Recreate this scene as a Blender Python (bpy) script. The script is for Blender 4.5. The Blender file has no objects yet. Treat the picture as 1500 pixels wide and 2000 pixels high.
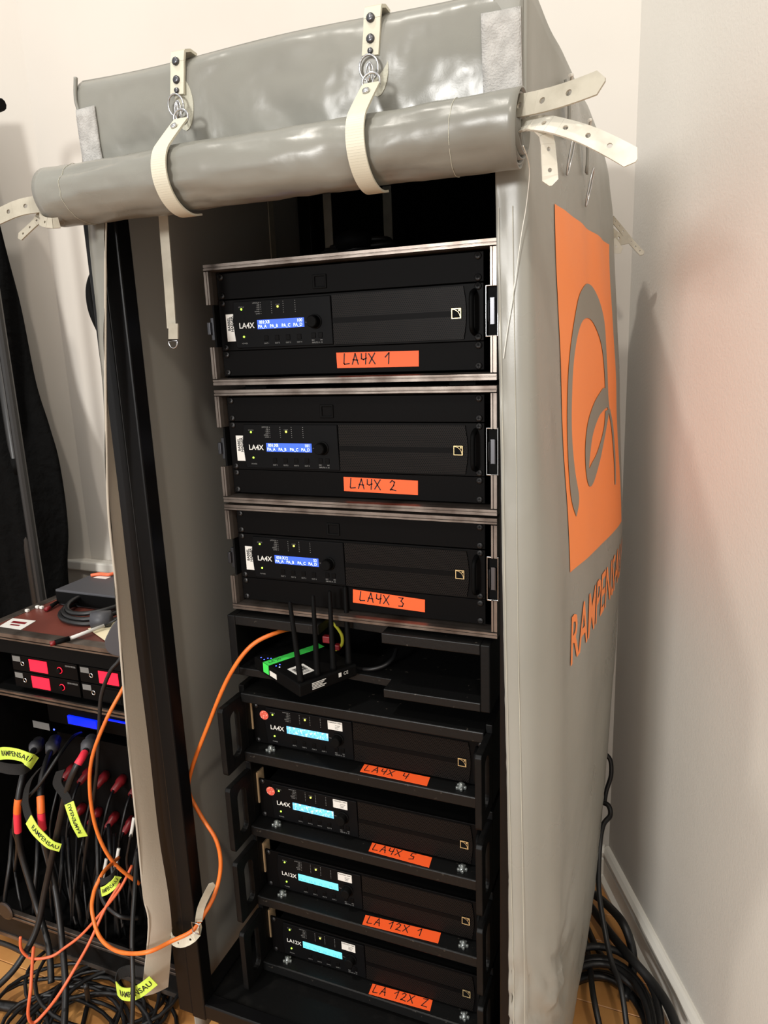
import bpy, math, random
from mathutils import Vector, Matrix, noise
random.seed(7)
D = bpy.data
S = bpy.context.scene
COL = S.collection
ZF = 1.69                       # floor level below the measuring plane (top of the uppermost amplifier panel)

# ------------------------------------------------------------------ camera
CAM = Vector((0.5169, -1.1206, -0.1402 + ZF))
CR = Vector((0.9290, 0.3682, -0.0369)).normalized()
CF = Vector((-0.3668, 0.9032, -0.2230)).normalized()
CR = (CR - CF * CR.dot(CF)).normalized()
CU = CR.cross(CF).normalized()
FPX = 1390.0
cam = D.cameras.new('camera'); cam.sensor_fit = 'VERTICAL'; cam.sensor_height = 36; cam.lens = FPX / 2000 * 36
cam.clip_start = 0.02; cam.clip_end = 60
camo = D.objects.new('camera', cam); COL.objects.link(camo)
camo.matrix_world = Matrix((( CR.x, CU.x, -CF.x, CAM.x), (CR.y, CU.y, -CF.y, CAM.y), (CR.z, CU.z, -CF.z, CAM.z), (0, 0, 0, 1)))
S.camera = camo

# ------------------------------------------------------------------ world, lights, exposure
w = D.worlds.new('World'); S.world = w; w.use_nodes = True
w.node_tree.nodes['Background'].inputs[0].default_value = (1.0, 0.995, 0.985, 1)
w.node_tree.nodes['Background'].inputs[1].default_value = 0.78
S.view_settings.view_transform = 'Standard'; S.view_settings.look = 'None'
S.view_settings.exposure = 0.1; S.view_settings.gamma = 1.0; S.view_settings.use_curve_mapping = False

def lamp(name, kind, loc, target, energy, color, size, label):
    l = D.lights.new(name, kind); l.energy = energy; l.color = color
    if kind == 'SPOT': l.spot_size = math.radians(95); l.spot_blend = 0.6; l.shadow_soft_size = size
    elif kind == 'AREA': l.size = size; l.shape = 'DISK'
    o = D.objects.new(name, l); COL.objects.link(o); o.location = loc
    o.rotation_euler = (Vector(target) - Vector(loc)).to_track_quat('-Z', 'Y').to_euler()
    o['label'] = label; o['category'] = 'lamp'
    return o
lamp('stage_light', 'AREA', (-1.665, -2.24, 6.28 + ZF), (0.1, 0.2, 0.8), 185, (1.0, 0.945, 0.86), 0.26, 'warm stage lamp hanging above the left front of the rack')
lamp('ceiling_light', 'AREA', (1.6, -3.4, 4.6), (-0.6, 0.8, 1.2), 50, (1.0, 0.90, 0.78), 0.25, 'ceiling lamp high behind the camera on the right')

lamp('hall_light', 'AREA', (-1.0, -6.2, 2.5), (0.2, 0.2, 0.9), 240, (1.0, 0.985, 0.955), 1.0, 'broad white hall lamp far behind the camera')

# ------------------------------------------------------------------ measuring helpers: a pixel seen at a known depth gives a real point
def ray(x, y): return CF + CR * ((x - 750) / FPX) - CU * ((y - 1000) / FPX)
def aty(x, y, Y): d = ray(x, y); return CAM + d * ((Y - CAM.y) / d.y)
def atx(x, y, X): d = ray(x, y); return CAM + d * ((X - CAM.x) / d.x)
def atz(x, y, Z): d = ray(x, y); return CAM + d * ((Z - CAM.z) / d.z)

# ------------------------------------------------------------------ materials
def lin(c):
    c = c / 255.0
    return c / 12.92 if c <= 0.04045 else ((c + 0.055) / 1.055) ** 2.4
def rgb(c): return (lin(c[0]), lin(c[1]), lin(c[2]), 1)
M = {}
def mat(name, col, rough=0.6, metal=0.0, var=None, bump=None, emit=None, spec=0.5, coat=0.0, roughvar=None, trans=0.0):
    m = D.materials.new(name); m.use_nodes = True; nt = m.node_tree; b = nt.nodes['Principled BSDF']
    b.inputs['Base Color'].default_value = rgb(col); b.inputs['Roughness'].default_value = rough
    b.inputs['Metallic'].default_value = metal; b.inputs['Specular IOR Level'].default_value = spec
    b.inputs['Coat Weight'].default_value = coat; b.inputs['Transmission Weight'].default_value = trans
    tc = nt.nodes.new('ShaderNodeTexCoord')
    def tex(scale, detail=4, dist=0.0):
        n = nt.nodes.new('ShaderNodeTexNoise'); n.inputs['Scale'].default_value = scale
        n.inputs['Detail'].default_value = detail; n.inputs['Distortion'].default_value = dist
        nt.links.new(tc.outputs['Object'], n.inputs['Vector']); return n
    if var:
        scale, col2, lo, hi = var
        n = tex(scale, 5); r = nt.nodes.new('ShaderNodeValToRGB')
        r.color_ramp.elements[0].position = lo; r.color_ramp.elements[1].position = hi
        r.color_ramp.elements[0].color = rgb(col); r.color_ramp.elements[1].color = rgb(col2)
        nt.links.new(n.outputs['Fac'], r.inputs['Fac']); nt.links.new(r.outputs['Color'], b.inputs['Base Color'])
    if roughvar:
        n = tex(roughvar[0], 4); mr = nt.nodes.new('ShaderNodeMapRange')
        mr.inputs['To Min'].default_value = roughvar[1]; mr.inputs['To Max'].default_value = roughvar[2]
        mr.inputs['From Min'].default_value = 0.3; mr.inputs['From Max'].default_value = 0.7
        nt.links.new(n.outputs['Fac'], mr.inputs['Value']); nt.links.new(mr.outputs['Result'], b.inputs['Roughness'])
    if bump:
        prev = None
        for (scale, strength, dist) in (bump if isinstance(bump, list) else [bump]):
            n = tex(scale, 3, 0.25); bp = nt.nodes.new('ShaderNodeBump')
            bp.inputs['Strength'].default_value = strength; bp.inputs['Distance'].default_value = dist
            nt.links.new(n.outputs['Fac'], bp.inputs['Height'])
            if prev: nt.links.new(prev.outputs['Normal'], bp.inputs['Normal'])
            prev = bp
        nt.links.new(prev.outputs['Normal'], b.inputs['Normal'])
    if emit:
        b.inputs['Emission Color'].default_value = rgb(emit[0]); b.inputs['Emission Strength'].default_value = emit[1]
    M[name] = m
    return m

mat('wall', (214, 209, 200), 0.85, bump=[(180, 0.25, 0.002), (14, 0.1, 0.004)], var=(2.0, (207, 202, 193), 0.35, 0.7))
mat('wall_smooth', (208, 202, 193), 0.8, bump=(60, 0.06, 0.002), var=(1.5, (201, 195, 186), 0.35, 0.7))
mat('skirting', (232, 228, 218), 0.45, bump=(30, 0.05, 0.002))
mat('subfloor', (150, 106, 62), 0.7)
mat('plank', (196, 142, 82), 0.4, var=(7, (172, 116, 62), 0.4, 0.65), bump=(60, 0.05, 0.001))
mat('tarp', (130, 129, 121), 0.34, bump=[(6, 0.6, 0.03), (16, 0.14, 0.01), (420, 0.08, 0.0006)], var=(3, (121, 120, 112), 0.4, 0.65), spec=0.5, roughvar=(5, 0.2, 0.4))
mat('tarp_side', (142, 141, 133), 0.36, bump=[(5, 0.18, 0.02), (420, 0.06, 0.0006)], var=(3, (136, 135, 127), 0.4, 0.65), roughvar=(5, 0.24, 0.42))
mat('tarp_inside', (150, 149, 143), 0.55, bump=(6, 0.12, 0.01))
mat('tarp_lining', (172, 164, 150), 0.8, bump=[(8, 0.15, 0.01), (300, 0.3, 0.0008)])
mat('black_cloth', (9, 9, 9), 0.9, spec=0.08, bump=[(16, 0.5, 0.03), (55, 0.35, 0.01)])
mat('velcro', (176, 174, 170), 0.95, bump=(380, 0.9, 0.002), var=(60, (160, 158, 154), 0.4, 0.6))
mat('orange_print', (250, 138, 60), 0.42)
mat('tarp_print', (130, 128, 118), 0.42)
mat('strap', (204, 200, 182), 0.5, var=(9, (194, 190, 171), 0.4, 0.65))
mat('strap_grey', (172, 166, 150), 0.6, var=(20, (150, 144, 128), 0.4, 0.65), bump=(300, 0.3, 0.0006))
mat('strap_dirty', (208, 204, 190), 0.55, var=(14, (168, 162, 146), 0.55, 0.75))
mat('patch', (178, 176, 160), 0.75, bump=(400, 0.7, 0.001))
mat('thread', (222, 220, 212), 0.8)
mat('steel', (200, 200, 200), 0.22, metal=1.0)
mat('steel_dark', (95, 95, 98), 0.35, metal=1.0)
mat('alu', (134, 124, 116), 0.36, metal=0.85, var=(18, (88, 77, 70), 0.42, 0.7), bump=(80, 0.1, 0.001))
mat('frame_black', (9, 9, 10), 0.38, spec=0.22)
mat('panel_black', (10, 9, 9), 0.55, spec=0.05, bump=(700, 0.12, 0.0004))
mat('amp_black', (9, 8, 8), 0.5, spec=0.06)
mat('rubber', (8, 8, 8), 0.65, spec=0.08)
mat('wood_black', (10, 10, 10), 0.5, spec=0.18, var=(30, (20, 19, 18), 0.55, 0.75), bump=(140, 0.25, 0.001))
mat('wood_worn', (14, 14, 14), 0.42, spec=0.25, var=(90, (90, 84, 76), 0.68, 0.8), bump=(140, 0.25, 0.001))
mat('pale_wood', (186, 160, 124), 0.7)
mat('white_ink', (215, 215, 210), 0.6)
mat('grey_ink', (120, 120, 118), 0.6)
mat('black_ink', (14, 12, 12), 0.7)
mat('gold', (214, 190, 140), 0.35, metal=0.6)
mat('tape_orange', (250, 92, 34), 0.6, bump=(90, 0.1, 0.001))
mat('tape_green', (72, 226, 92), 0.5, bump=(90, 0.2, 0.001))
mat('sticker_white', (222, 220, 214), 0.5)
mat('sticker_red', (222, 92, 74), 0.5, var=(260, (240, 170, 150), 0.55, 0.6))
mat('lcd_blue', (40, 70, 200), 0.25, emit=((66, 108, 232), 0.9))
mat('lcd_pale', (60, 150, 210), 0.25, emit=((122, 196, 240), 0.95), var=(190, (200, 220, 225), 0.52, 0.6))
mat('lcd_cyan', (60, 180, 200), 0.25, emit=((130, 224, 238), 0.95))
mat('lcd_ink', (230, 240, 250), 0.4, emit=((214, 236, 255), 1.0))
mat('lcd_ink_dim', (170, 210, 235), 0.4, emit=((186, 224, 250), 0.9))
mat('lcd_ink_dark', (70, 150, 180), 0.4, emit=((84, 168, 200), 0.5))
mat('lcd_red', (235, 30, 50), 0.3, emit=((248, 22, 58), 1.0))
mat('led_green', (150, 230, 60), 0.3, emit=((170, 240, 70), 2.6))
mat('led_yellow', (230, 230, 60), 0.3, emit=((240, 245, 90), 2.6))
mat('led_blue', (60, 80, 255), 0.3, emit=((70, 90, 255), 4.0))
mat('led_white', (230, 235, 255), 0.3, emit=((220, 228, 255), 2.5))
mat('blue_screen', (10, 30, 230), 0.3, emit=((8, 40, 250), 1.0))
mat('cable_orange', (226, 118, 44), 0.45, var=(30, (214, 106, 38), 0.4, 0.6))
mat('cable_yellow', (236, 160, 60), 0.45)
mat('cable_pink', (226, 106, 66), 0.45)
mat('cable_black', (17, 17, 18), 0.45)
mat('cable_yellow_green', (190, 190, 60), 0.5)
mat('cable_white', (206, 204, 198), 0.5)
mat('lime', (206, 232, 88), 0.55, var=(30, (196, 222, 78), 0.4, 0.6))
mat('hook_tape', (20, 20, 20), 0.95, bump=(500, 0.8, 0.001))
mat('red_plastic', (120, 22, 28), 0.4)
mat('red_tape', (236, 52, 72), 0.5)
mat('orange_tape', (240, 110, 40), 0.5)
mat('lid_board', (112, 58, 48), 0.38, var=(5, (72, 34, 30), 0.4, 0.7), bump=(160, 0.08, 0.001))
mat('paper', (226, 214, 180), 0.8)
mat('grey_plastic', (66, 66, 70), 0.5)
mat('clear_plastic', (120, 124, 122), 0.2, metal=0.5, spec=0.8)
mat('pole', (34, 33, 32), 0.4)

def grille_material():
    m = D.materials.new('grille'); m.use_nodes = True; nt = m.node_tree; b = nt.nodes['Principled BSDF']
    N = nt.nodes; L = nt.links
    tc = N.new('ShaderNodeTexCoord'); sp = N.new('ShaderNodeSeparateXYZ'); L.new(tc.outputs['Object'], sp.inputs[0])
    def mth(op, a, c=None):
        n = N.new('ShaderNodeMath'); n.operation = op
        for i, v in enumerate((a, c)):
            if v is None: continue
            if isinstance(v, (int, float)): n.inputs[i].default_value = v
            else: L.new(v, n.inputs[i])
        return n.outputs[0]
    px, pz = 0.0034, 0.0034 * 0.866 * 2
    def cell(offx, offz):
        u = mth('SUBTRACT', mth('FRACT', mth('ADD', mth('DIVIDE', sp.outputs[0], px), 50 + offx)), 0.5)
        v = mth('MULTIPLY', mth('SUBTRACT', mth('FRACT', mth('ADD', mth('DIVIDE', sp.outputs[2], pz), 50 + offz)), 0.5), pz / px)
        return mth('SQRT', mth('ADD', mth('MULTIPLY', u, u), mth('MULTIPLY', v, v)))
    d = mth('MINIMUM', cell(0, 0), cell(0.5, 0.5))
    hole = mth('LESS_THAN', d, 0.36)
    # the perforation stops in a plain bar across the middle
    mx = N.new('ShaderNodeMix'); mx.data_type = 'RGBA'
    mx.inputs[6].default_value = rgb((30, 26, 24)); mx.inputs[7].default_value = rgb((3, 3, 3))
    L.new(hole, mx.inputs[0]); L.new(mx.outputs[2], b.inputs['Base Color'])
    b.inputs['Roughness'].default_value = 0.45; b.inputs['Specular IOR Level'].default_value = 0.08
    bp = N.new('ShaderNodeBump'); bp.inputs['Distance'].default_value = 0.0008; bp.invert = True
    L.new(hole, bp.inputs['Height']); L.new(bp.outputs[0], b.inputs['Normal'])
    M['grille'] = m
grille_material()

# ------------------------------------------------------------------ mesh builder
def worldloc(o):
    v = Vector((0, 0, 0))
    while o is not None: v += o.location; o = o.parent
    return v
class MB:
    def __init__(s): s.v = []; s.f = []
    def add(s, vs, fs):
        o = len(s.v); s.v += [Vector(v) for v in vs]; s.f += [tuple(i + o for i in f) for f in fs]; return s
    def box(s, x0, x1, y0, y1, z0, z1):
        return s.add([(x, y, z) for x in (x0, x1) for y in (y0, y1) for z in (z0, z1)],
                     [(0, 1, 3, 2), (4, 6, 7, 5), (0, 4, 5, 1), (2, 3, 7, 6), (0, 2, 6, 4), (1, 5, 7, 3)])
    def hexa(s, a, b):            # two quads of 4 points joined to a solid
        return s.add(list(a) + list(b), [(3, 2, 1, 0), (4, 5, 6, 7)] + [(i, (i + 1) % 4, 4 + (i + 1) % 4, 4 + i) for i in range(4)])
    def prism(s, poly, axis, a0, a1):  # polygon in the plane across axis, extruded along it
        def P(q, t):
            if axis == 'x': return (t, q[0], q[1])
            if axis == 'y': return (q[0], t, q[1])
            return (q[0], q[1], t)
        n = len(poly)
        return s.add([P(q, a0) for q in poly] + [P(q, a1) for q in poly],
                     [tuple(range(n))[::-1], tuple(range(n, 2 * n))] + [(i, (i + 1) % n, n + (i + 1) % n, n + i) for i in range(n)])
    def ring(s, outer, inner, axis, a0, a1):   # two polygons with the same count: a solid frame
        def P(q, t):
            if axis == 'x': return (t, q[0], q[1])
            if axis == 'y': return (q[0], t, q[1])
            return (q[0], q[1], t)
        n = len(outer); vs = [P(q, a0) for q in outer] + [P(q, a0) for q in inner] + [P(q, a1) for q in outer] + [P(q, a1) for q in inner]
        fs = []
        for i in range(n):
            j = (i + 1) % n
            fs += [(i, j, n + j, n + i), (2 * n + i, 3 * n + i, 3 * n + j, 2 * n + j), (i, 2 * n + i, 2 * n + j, j), (n + i, n + j, 3 * n + j, 3 * n + i)]
        return s.add(vs, fs)
    def cyl(s, p0, p1, r0, r1=None, n=12):
        if r1 is None: r1 = r0
        return s.tube([p0, p1], [r0, r1], n)
    def tube(s, path, r, n=8, closed=False, cap=True):
        path = [Vector(p) for p in path]; k = len(path)
        rs = r if isinstance(r, (list, tuple)) else [r] * k
        t0 = (path[1] - path[0]).normalized()
        a = t0.orthogonal().normalized(); o = len(s.v)
        for i, p in enumerate(path):
            if closed: t = (path[(i + 1) % k] - path[i - 1]).normalized()
            else: t = (path[min(i + 1, k - 1)] - path[max(i - 1, 0)]).normalized()
            a = (a - t * a.dot(t)); a = a.normalized() if a.length > 1e-6 else t.orthogonal().normalized()
            b = t.cross(a)
            for j in range(n):
                q = 2 * math.pi * j / n; s.v.append(p + (a * math.cos(q) + b * math.sin(q)) * rs[i])
        for i in range(k if closed else k - 1):
            i2 = (i + 1) % k
            for j in range(n):
                j2 = (j + 1) % n; s.f.append((o + i * n + j, o + i * n + j2, o + i2 * n + j2, o + i2 * n + j))
        if cap and not closed:
            s.f.append(tuple(o + j for j in range(n))[::-1]); s.f.append(tuple(o + (k - 1) * n + j for j in range(n)))
        return s
    def grid(s, fn, nu, nv):
        o = len(s.v)
        for i in range(nu + 1):
            for j in range(nv + 1): s.v.append(Vector(fn(i / nu, j / nv)))
        for i in range(nu):
            for j in range(nv):
                a = o + i * (nv + 1) + j; s.f.append((a, a + nv + 1, a + nv + 2, a + 1))
        return s
    def lathe(s, p, axis, prof, n=16):     # prof: (along, radius)
        p = Vector(p); ax = Vector(axis).normalized(); a = ax.orthogonal().normalized(); b = ax.cross(a); o = len(s.v)
        for (h, r) in prof:
            for j in range(n):
                q = 2 * math.pi * j / n; s.v.append(p + ax * h + (a * math.cos(q) + b * math.sin(q)) * r)
        for i in range(len(prof) - 1):
            for j in range(n):
                j2 = (j + 1) % n; s.f.append((o + i * n + j, o + i * n + j2, o + (i + 1) * n + j2, o + (i + 1) * n + j))
        s.f.append(tuple(o + j for j in range(n))[::-1]); s.f.append(tuple(o + (len(prof) - 1) * n + j for j in range(n)))
        return s
    def xf(s, fn): s.v = [Vector(fn(v)) for v in s.v]; return s
    def mesh(s, name, material, smooth=False, origin=(0, 0, 0)):
        o = Vector(origin); me = D.meshes.new(name)
        me.from_pydata([tuple(v - o) for v in s.v], [], s.f); me.materials.append(M[material])
        if smooth: me.polygons.foreach_set('use_smooth', [True] * len(me.polygons))
        me.update(); return me
    def build(s, name, material, parent=None, smooth=False, bevel=0, solid=0, local=False, label=None, cat=None, group=None, kind=None, offset=0, sharp=True):
        if parent is not None:
            org = Vector((0, 0, 0)) if local else worldloc(parent)
            ob = D.objects.new(name, s.mesh(name, material, smooth, org)); ob.parent = parent
        else:
            lo = [min(v[i] for v in s.v) for i in range(3)]; hi = [max(v[i] for v in s.v) for i in range(3)]
            org = Vector(((lo[0] + hi[0]) / 2, (lo[1] + hi[1]) / 2, lo[2]))
            ob = D.objects.new(name, s.mesh(name, material, smooth, org)); ob.location = org
        COL.objects.link(ob)
        if solid:
            q = ob.modifiers.new('solid', 'SOLIDIFY'); q.thickness = solid; q.offset = offset
        if bevel:
            q = ob.modifiers.new('bevel', 'BEVEL'); q.width = bevel; q.segments = 2; q.limit_method = 'ANGLE'
        if label: ob['label'] = label
        if cat: ob['category'] = cat
        if group: ob['group'] = group
        if kind: ob['kind'] = kind
        return ob

def thing(name, loc, label=None, cat=None, group=None, kind=None):
    o = D.objects.new(name, None); COL.objects.link(o); o.location = loc; o.empty_display_size = 0.02
    if label: o['label'] = label
    if cat: o['category'] = cat
    if group: o['group'] = group
    if kind: o['kind'] = kind
    return o

def catmull(pts, n=8, closed=False):
    pts = [Vector(p) for p in pts]; out = []; k = len(pts)
    for i in range(k if closed else k - 1):
        if closed: p0, p1, p2, p3 = pts[i - 1], pts[i], pts[(i + 1) % k], pts[(i + 2) % k]
        else: p0, p1, p2, p3 = pts[max(i - 1, 0)], pts[i], pts[i + 1], pts[min(i + 2, k - 1)]
        for j in range(n):
            t = j / n
            out.append(0.5 * ((2 * p1) + (p2 - p0) * t + (2 * p0 - 5 * p1 + 4 * p2 - p3) * t * t + (3 * p1 - p0 - 3 * p2 + p3) * t ** 3))
    if not closed: out.append(pts[-1])
    return out
def interp(tab, x):
    tab = sorted(tab)
    if x <= tab[0][0]: return tab[0][1]
    for (a, b), (c, d) in zip(tab, tab[1:]):
        if x <= c:
            t = (x - a) / (c - a); t = t * t * (3 - 2 * t) * 0.4 + t * 0.6
            return b + (d - b) * t
    return tab[-1][1]
def resample(path, step):
    out = [path[0]]; acc = 0.0
    for a, b in zip(path, path[1:]):
        L = (b - a).length
        while acc + L >= step:
            t = (step - acc) / L; a = a.lerp(b, t); out.append(a.copy()); L = (b - a).length; acc = 0
        acc += L
    return out

# text as flat mesh data: x to the right, y up, in units of the letter size
_tc = {}
def text2d(s, bold=0.0, align='CENTER', shear=0.0):
    key = (s, bold, align, shear)
    if key not in _tc:
        c = D.curves.new('text', 'FONT'); c.body = s; c.size = 1.0; c.align_x = align; c.align_y = 'CENTER'; c.offset = bold; c.shear = shear; c.resolution_u = 2
        o = D.objects.new('text', c); COL.objects.link(o)
        bpy.context.view_layer.update()
        me = D.meshes.new_from_object(o.evaluated_get(bpy.context.evaluated_depsgraph_get()))
        _tc[key] = ([v.co.copy() for v in me.vertices], [tuple(p.vertices) for p in me.polygons])
        D.objects.remove(o); D.meshes.remove(me); D.curves.remove(c)
    return _tc[key]
def put_text(mb, s, fn, size, bold=0.0, align='CENTER', sx=1.0, shear=0.0):
    vs, fs = text2d(s, bold, align, shear)
    return mb.add([fn(v.x * size * sx, v.y * size) for v in vs], fs)

# hand lettering: strokes on a unit cell
HAND = {'L': [[(0.1, 1), (0.0, 0.1), (0.06, 0.0), (0.55, 0.06)]], 'A': [[(0.0, 0.0), (0.36, 1.0), (0.62, 0.0)], [(0.1, 0.42), (0.58, 0.38)]],
        '4': [[(0.12, 0.95), (0.1, 0.5), (0.3, 0.42), (0.62, 0.55)], [(0.6, 1.0), (0.5, 0.0)]],
        'X': [[(0.0, 0.95), (0.6, 0.0)], [(0.62, 1.0), (0.0, 0.05)]], '1': [[(0.05, 0.62), (0.45, 1.0), (0.36, 0.0)]],
        '2': [[(0.05, 0.8), (0.25, 1.0), (0.5, 0.85), (0.4, 0.5), (0.05, 0.05), (0.25, 0.08), (0.62, 0.0)]],
        'Z': [[(0.05, 0.95), (0.6, 1.0), (0.05, 0.05), (0.65, 0.0)]],
        '3': [[(0.05, 0.95), (0.5, 0.95), (0.28, 0.6), (0.55, 0.35), (0.45, 0.05), (0.05, 0.02)]],
        '5': [[(0.62, 1.0), (0.2, 0.95), (0.12, 0.55), (0.5, 0.5), (0.5, 0.15), (0.05, 0.0)]], 'U': [[(0.1, 0.95), (0.08, 0.45), (0.35, 0.4), (0.6, 0.5)], [(0.62, 1.0), (0.52, 0.0)]], ' ': []}
def hand(mb, s, fn, size, wid=0.09):
    x = 0
    for ch in s:
        for st in HAND[ch]:
            for (a, b) in zip(st, st[1:]):
                d = Vector((b[0] - a[0], b[1] - a[1])); n = Vector((-d.y, d.x)).normalized() * wid / 2; e = d.normalized() * wid / 2
                q = [Vector(a) - e + n, Vector(a) - e - n, Vector(b) + e - n, Vector(b) + e + n]
                mb.add([fn((x + p.x) * size, p.y * size) for p in q], [(0, 1, 2, 3)])
        x += 0.9 if ch != ' ' else 0.75
    return x * size

# flat ribbon along a path with punched holes
def ribbon(path, wdirs, width, holes=(), tip=False, step=None):
    mb = MB(); n = len(path)
    for i in range(n - 1):
        a, b = path[i], path[i + 1]; wa, wb = wdirs[i] * width / 2, wdirs[i + 1] * width / 2
        if tip and i == n - 2:
            m = a.lerp(b, 0.45); mb.add([a - wa, a + wa, m + wb, b + wb * 0.15, b - wb * 0.15, m - wb], [(0, 1, 2, 3, 4, 5)]); continue
        if i in holes:
            c = (a + b) / 2; t = (b - a).normalized(); wv = (wa + wb).normalized(); r = width * 0.14
            A = [a - wa, (a - wa + b - wb) / 2, b - wb, b, b + wb, (a + wa + b + wb) / 2, a + wa, a]
            ang = [math.atan2(-1, -1), -math.pi / 2, math.atan2(-1, 1), 0, math.pi / 4, math.pi / 2, 3 * math.pi / 4, math.pi]
            B = [c + t * math.cos(q) * r + wv * math.sin(q) * r for q in ang]
            mb.add(A + B, [(k, (k + 1) % 8, 8 + (k + 1) % 8, 8 + k) for k in range(8)])
        else: mb.add([a - wa, b - wb, b + wb, a + wa], [(0, 1, 2, 3)])
    return mb
def belt(name, pts, wdir, width, material, parent, holes_every=2, tip=True, solid=0.0022, start=1):
    path = resample(catmull(pts, 10), width * 0.62)
    path = [p for p in path]
    if callable(wdir): ws = [wdir(i / (len(path) - 1)).normalized() for i in range(len(path))]
    else: ws = [Vector(wdir).normalized()] * len(path)
    ws2 = []
    for i, p in enumerate(path):
        t = (path[min(i + 1, len(path) - 1)] - path[max(i - 1, 0)]).normalized(); q = ws[i] - t * ws[i].dot(t); ws2.append(q.normalized())
    hs = set(range(start, len(path) - 2, holes_every)) if holes_every else ()
    return ribbon(path, ws2, width, hs, tip).build(name, material, parent, solid=solid)

def Rz(z): return z + ZF

# ================================================================== THE ROOM
def struct(o): o['kind'] = 'structure'; return o
WD = Vector((math.cos(math.radians(-65.3)), math.sin(math.radians(-65.3)), 0)); WN = Vector((WD.y, -WD.x, 0))   # along the right wall, out of the room side
WC = Vector((0.412, 0.79, 0))
WN = Vector((-WD.y, WD.x, 0)) * -1 if Vector((-WD.y, WD.x, 0)).dot(CAM - WC) > 0 else Vector((-WD.y, WD.x, 0))  # points away from the camera
H = 4.4
def wall_slab(name, a, b, back, material, h=H):
    a = Vector(a); b = Vector(b); n = Vector(back) * 0.12
    m = MB(); m.hexa([a, b, b + n, a + n], [p + Vector((0, 0, h)) for p in (a, b, b + n, a + n)])
    return struct(m.build(name, material))
LX = -1.415
LD = Vector((-math.cos(math.radians(24)), -math.sin(math.radians(24)), 0))
wall_slab('wall_back', (LX, 0.79, 0), WC, (0, 1, 0), 'wall_smooth')
wall_slab('wall_right', WC, WC + WD * 4.2, WN, 'wall')
wall_slab('wall_left', Vector((LX, 0.79, 0)) + LD * 3.0, (LX, 0.79, 0), Vector((LD.y, -LD.x, 0)) * (1 if LD.y * 0 - LD.x > 0 else -1), 'wall_smooth')
# floor: boards on a dark sub-floor
floor = thing('floor', (0, 0, 0), kind='structure')
MB().box(-4.5, 4.0, -4.5, 1.2, -0.06, -0.012).build('subfloor', 'subfloor', floor)
pm = MB().box(-0.598, 0.598, -0.0485, 0.0485, -0.014, 0.0); pme = pm.mesh('plank', 'plank')
for r_ in range(21):
    y = -1.08 + r_ * 0.0985
    for c_ in range(4):
        x = -1.55 + c_ * 1.2 + (0.45 if r_ % 3 == 1 else (0.8 if r_ % 3 == 2 else 0.0))
        if x > 0.9 and (y > -0.2 or x > 2.0): continue
        o = D.objects.new('plank', pme); COL.objects.link(o); o.parent = floor; o.location = (x, y, -0.0008 * random.random())
        b_ = o.modifiers.new('bevel', 'BEVEL'); b_.width = 0.0015; b_.segments = 1
# skirting of the right wall: tall board, rounded cap, quarter strip at the floor
def profile_run(name, a, d, n_in, L, prof, material, parent=None):
    m = MB(); k = len(prof)
    for t in (0, L): m.v += [Vector(a) + d * t + n_in * q[0] + Vector((0, 0, q[1])) for q in prof]
    m.f += [tuple(range(k)), tuple(range(k, 2 * k))[::-1]] + [(i, k + i, k + (i + 1) % k, (i + 1) % k) for i in range(k)]
    return m.build(name, material, parent)
prof = [(0, 0), (0.03, 0), (0.03, 0.012), (0.018, 0.02), (0.018, 0.07), (0.014, 0.074), (0.014, 0.082), (0.02, 0.086), (0.02, 0.094), (0.012, 0.104), (0.006, 0.108), (0, 0.108)]
struct(profile_run('baseboard_right', WC, WD, -WN, 4.0, prof, 'skirting'))
struct(profile_run('baseboard_back', (0.40, 0.79, 0), Vector((-1, 0, 0)), Vector((0, -1, 0)), 1.8, prof, 'skirting'))
LZ = aty(170, 1098, 0.745).z
struct(MB().box(-1.75, 0.30, 0.745, 0.789, LZ - 0.035, LZ).build('trim_1', 'skirting', bevel=0.006))

# ================================================================== THE TENT
YF, YB, XL, XR, ZT = -0.16, 0.58, -0.357, 0.335, Rz(0.282)
tent = thing('equipment_tent', (0, 0.2, 0), 'tall grey tarpaulin rack cover with rolled-up front door and orange side print', 'tent')
def wr(p, k, amp, seed=0.0):
    v = Vector((p[0] * k + seed, p[1] * k - seed, p[2] * k)); return (noise.noise(v) + 0.5 * noise.noise(v * 2.3)) * amp
def crease(p, seed=0.0):
    q = Vector((p[0] * 9 + p[2] * 7 + seed, p[1] * 6, p[2] * 10 - p[0] * 6)); return -abs(noise.noise(q)) * 0.008
def hood_fn(u, v):
    x = XL + (XR - 0.004 - XL) * u; z = ZT - 0.19 * v; p = (x, 0, z)
    e = min(1, u * 12, (1 - u) * 12) * min(1, v * 9)
    y = YF + (wr(p, 6, 0.006) + crease(p)) * e - 0.004 * math.sin(math.pi * min(v * 1.2, 1))
    if v < 0.10: y += 0.014 * (1 - v / 0.10) ** 2
    return (x, y, z - 0.0025 * math.sin(u * 9) * (1 - v))
MB().grid(hood_fn, 70, 30).build('hood_front', 'tarp', tent, smooth=True, solid=0.002)
def roof_fn(u, v):
    x = XL + (XR - XL) * u; y = YF + 0.013 + (YB - YF - 0.013) * v
    return (x, y, ZT - 0.0025 * math.sin(u * 9) * (1 - v) - 0.02 * math.sin(math.pi * u) * math.sin(math.pi * v))
MB().grid(roof_fn, 24, 24).build('roof', 'tarp', tent, smooth=True, solid=0.002)
MB().grid(lambda u, v: (XL - 0.02 * min(1, max(0, v - 0.1) * 3) + 0.006 * math.sin(v * 5 + u * 3) * math.sin(math.pi * u), YF + 0.04 + (YB - YF - 0.04) * u, ZT - (ZT - 0.09) * v), 20, 40).build('side_wall', 'tarp_inside', tent, smooth=True, solid=0.002, label='inner grey wall of the cover')
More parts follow.
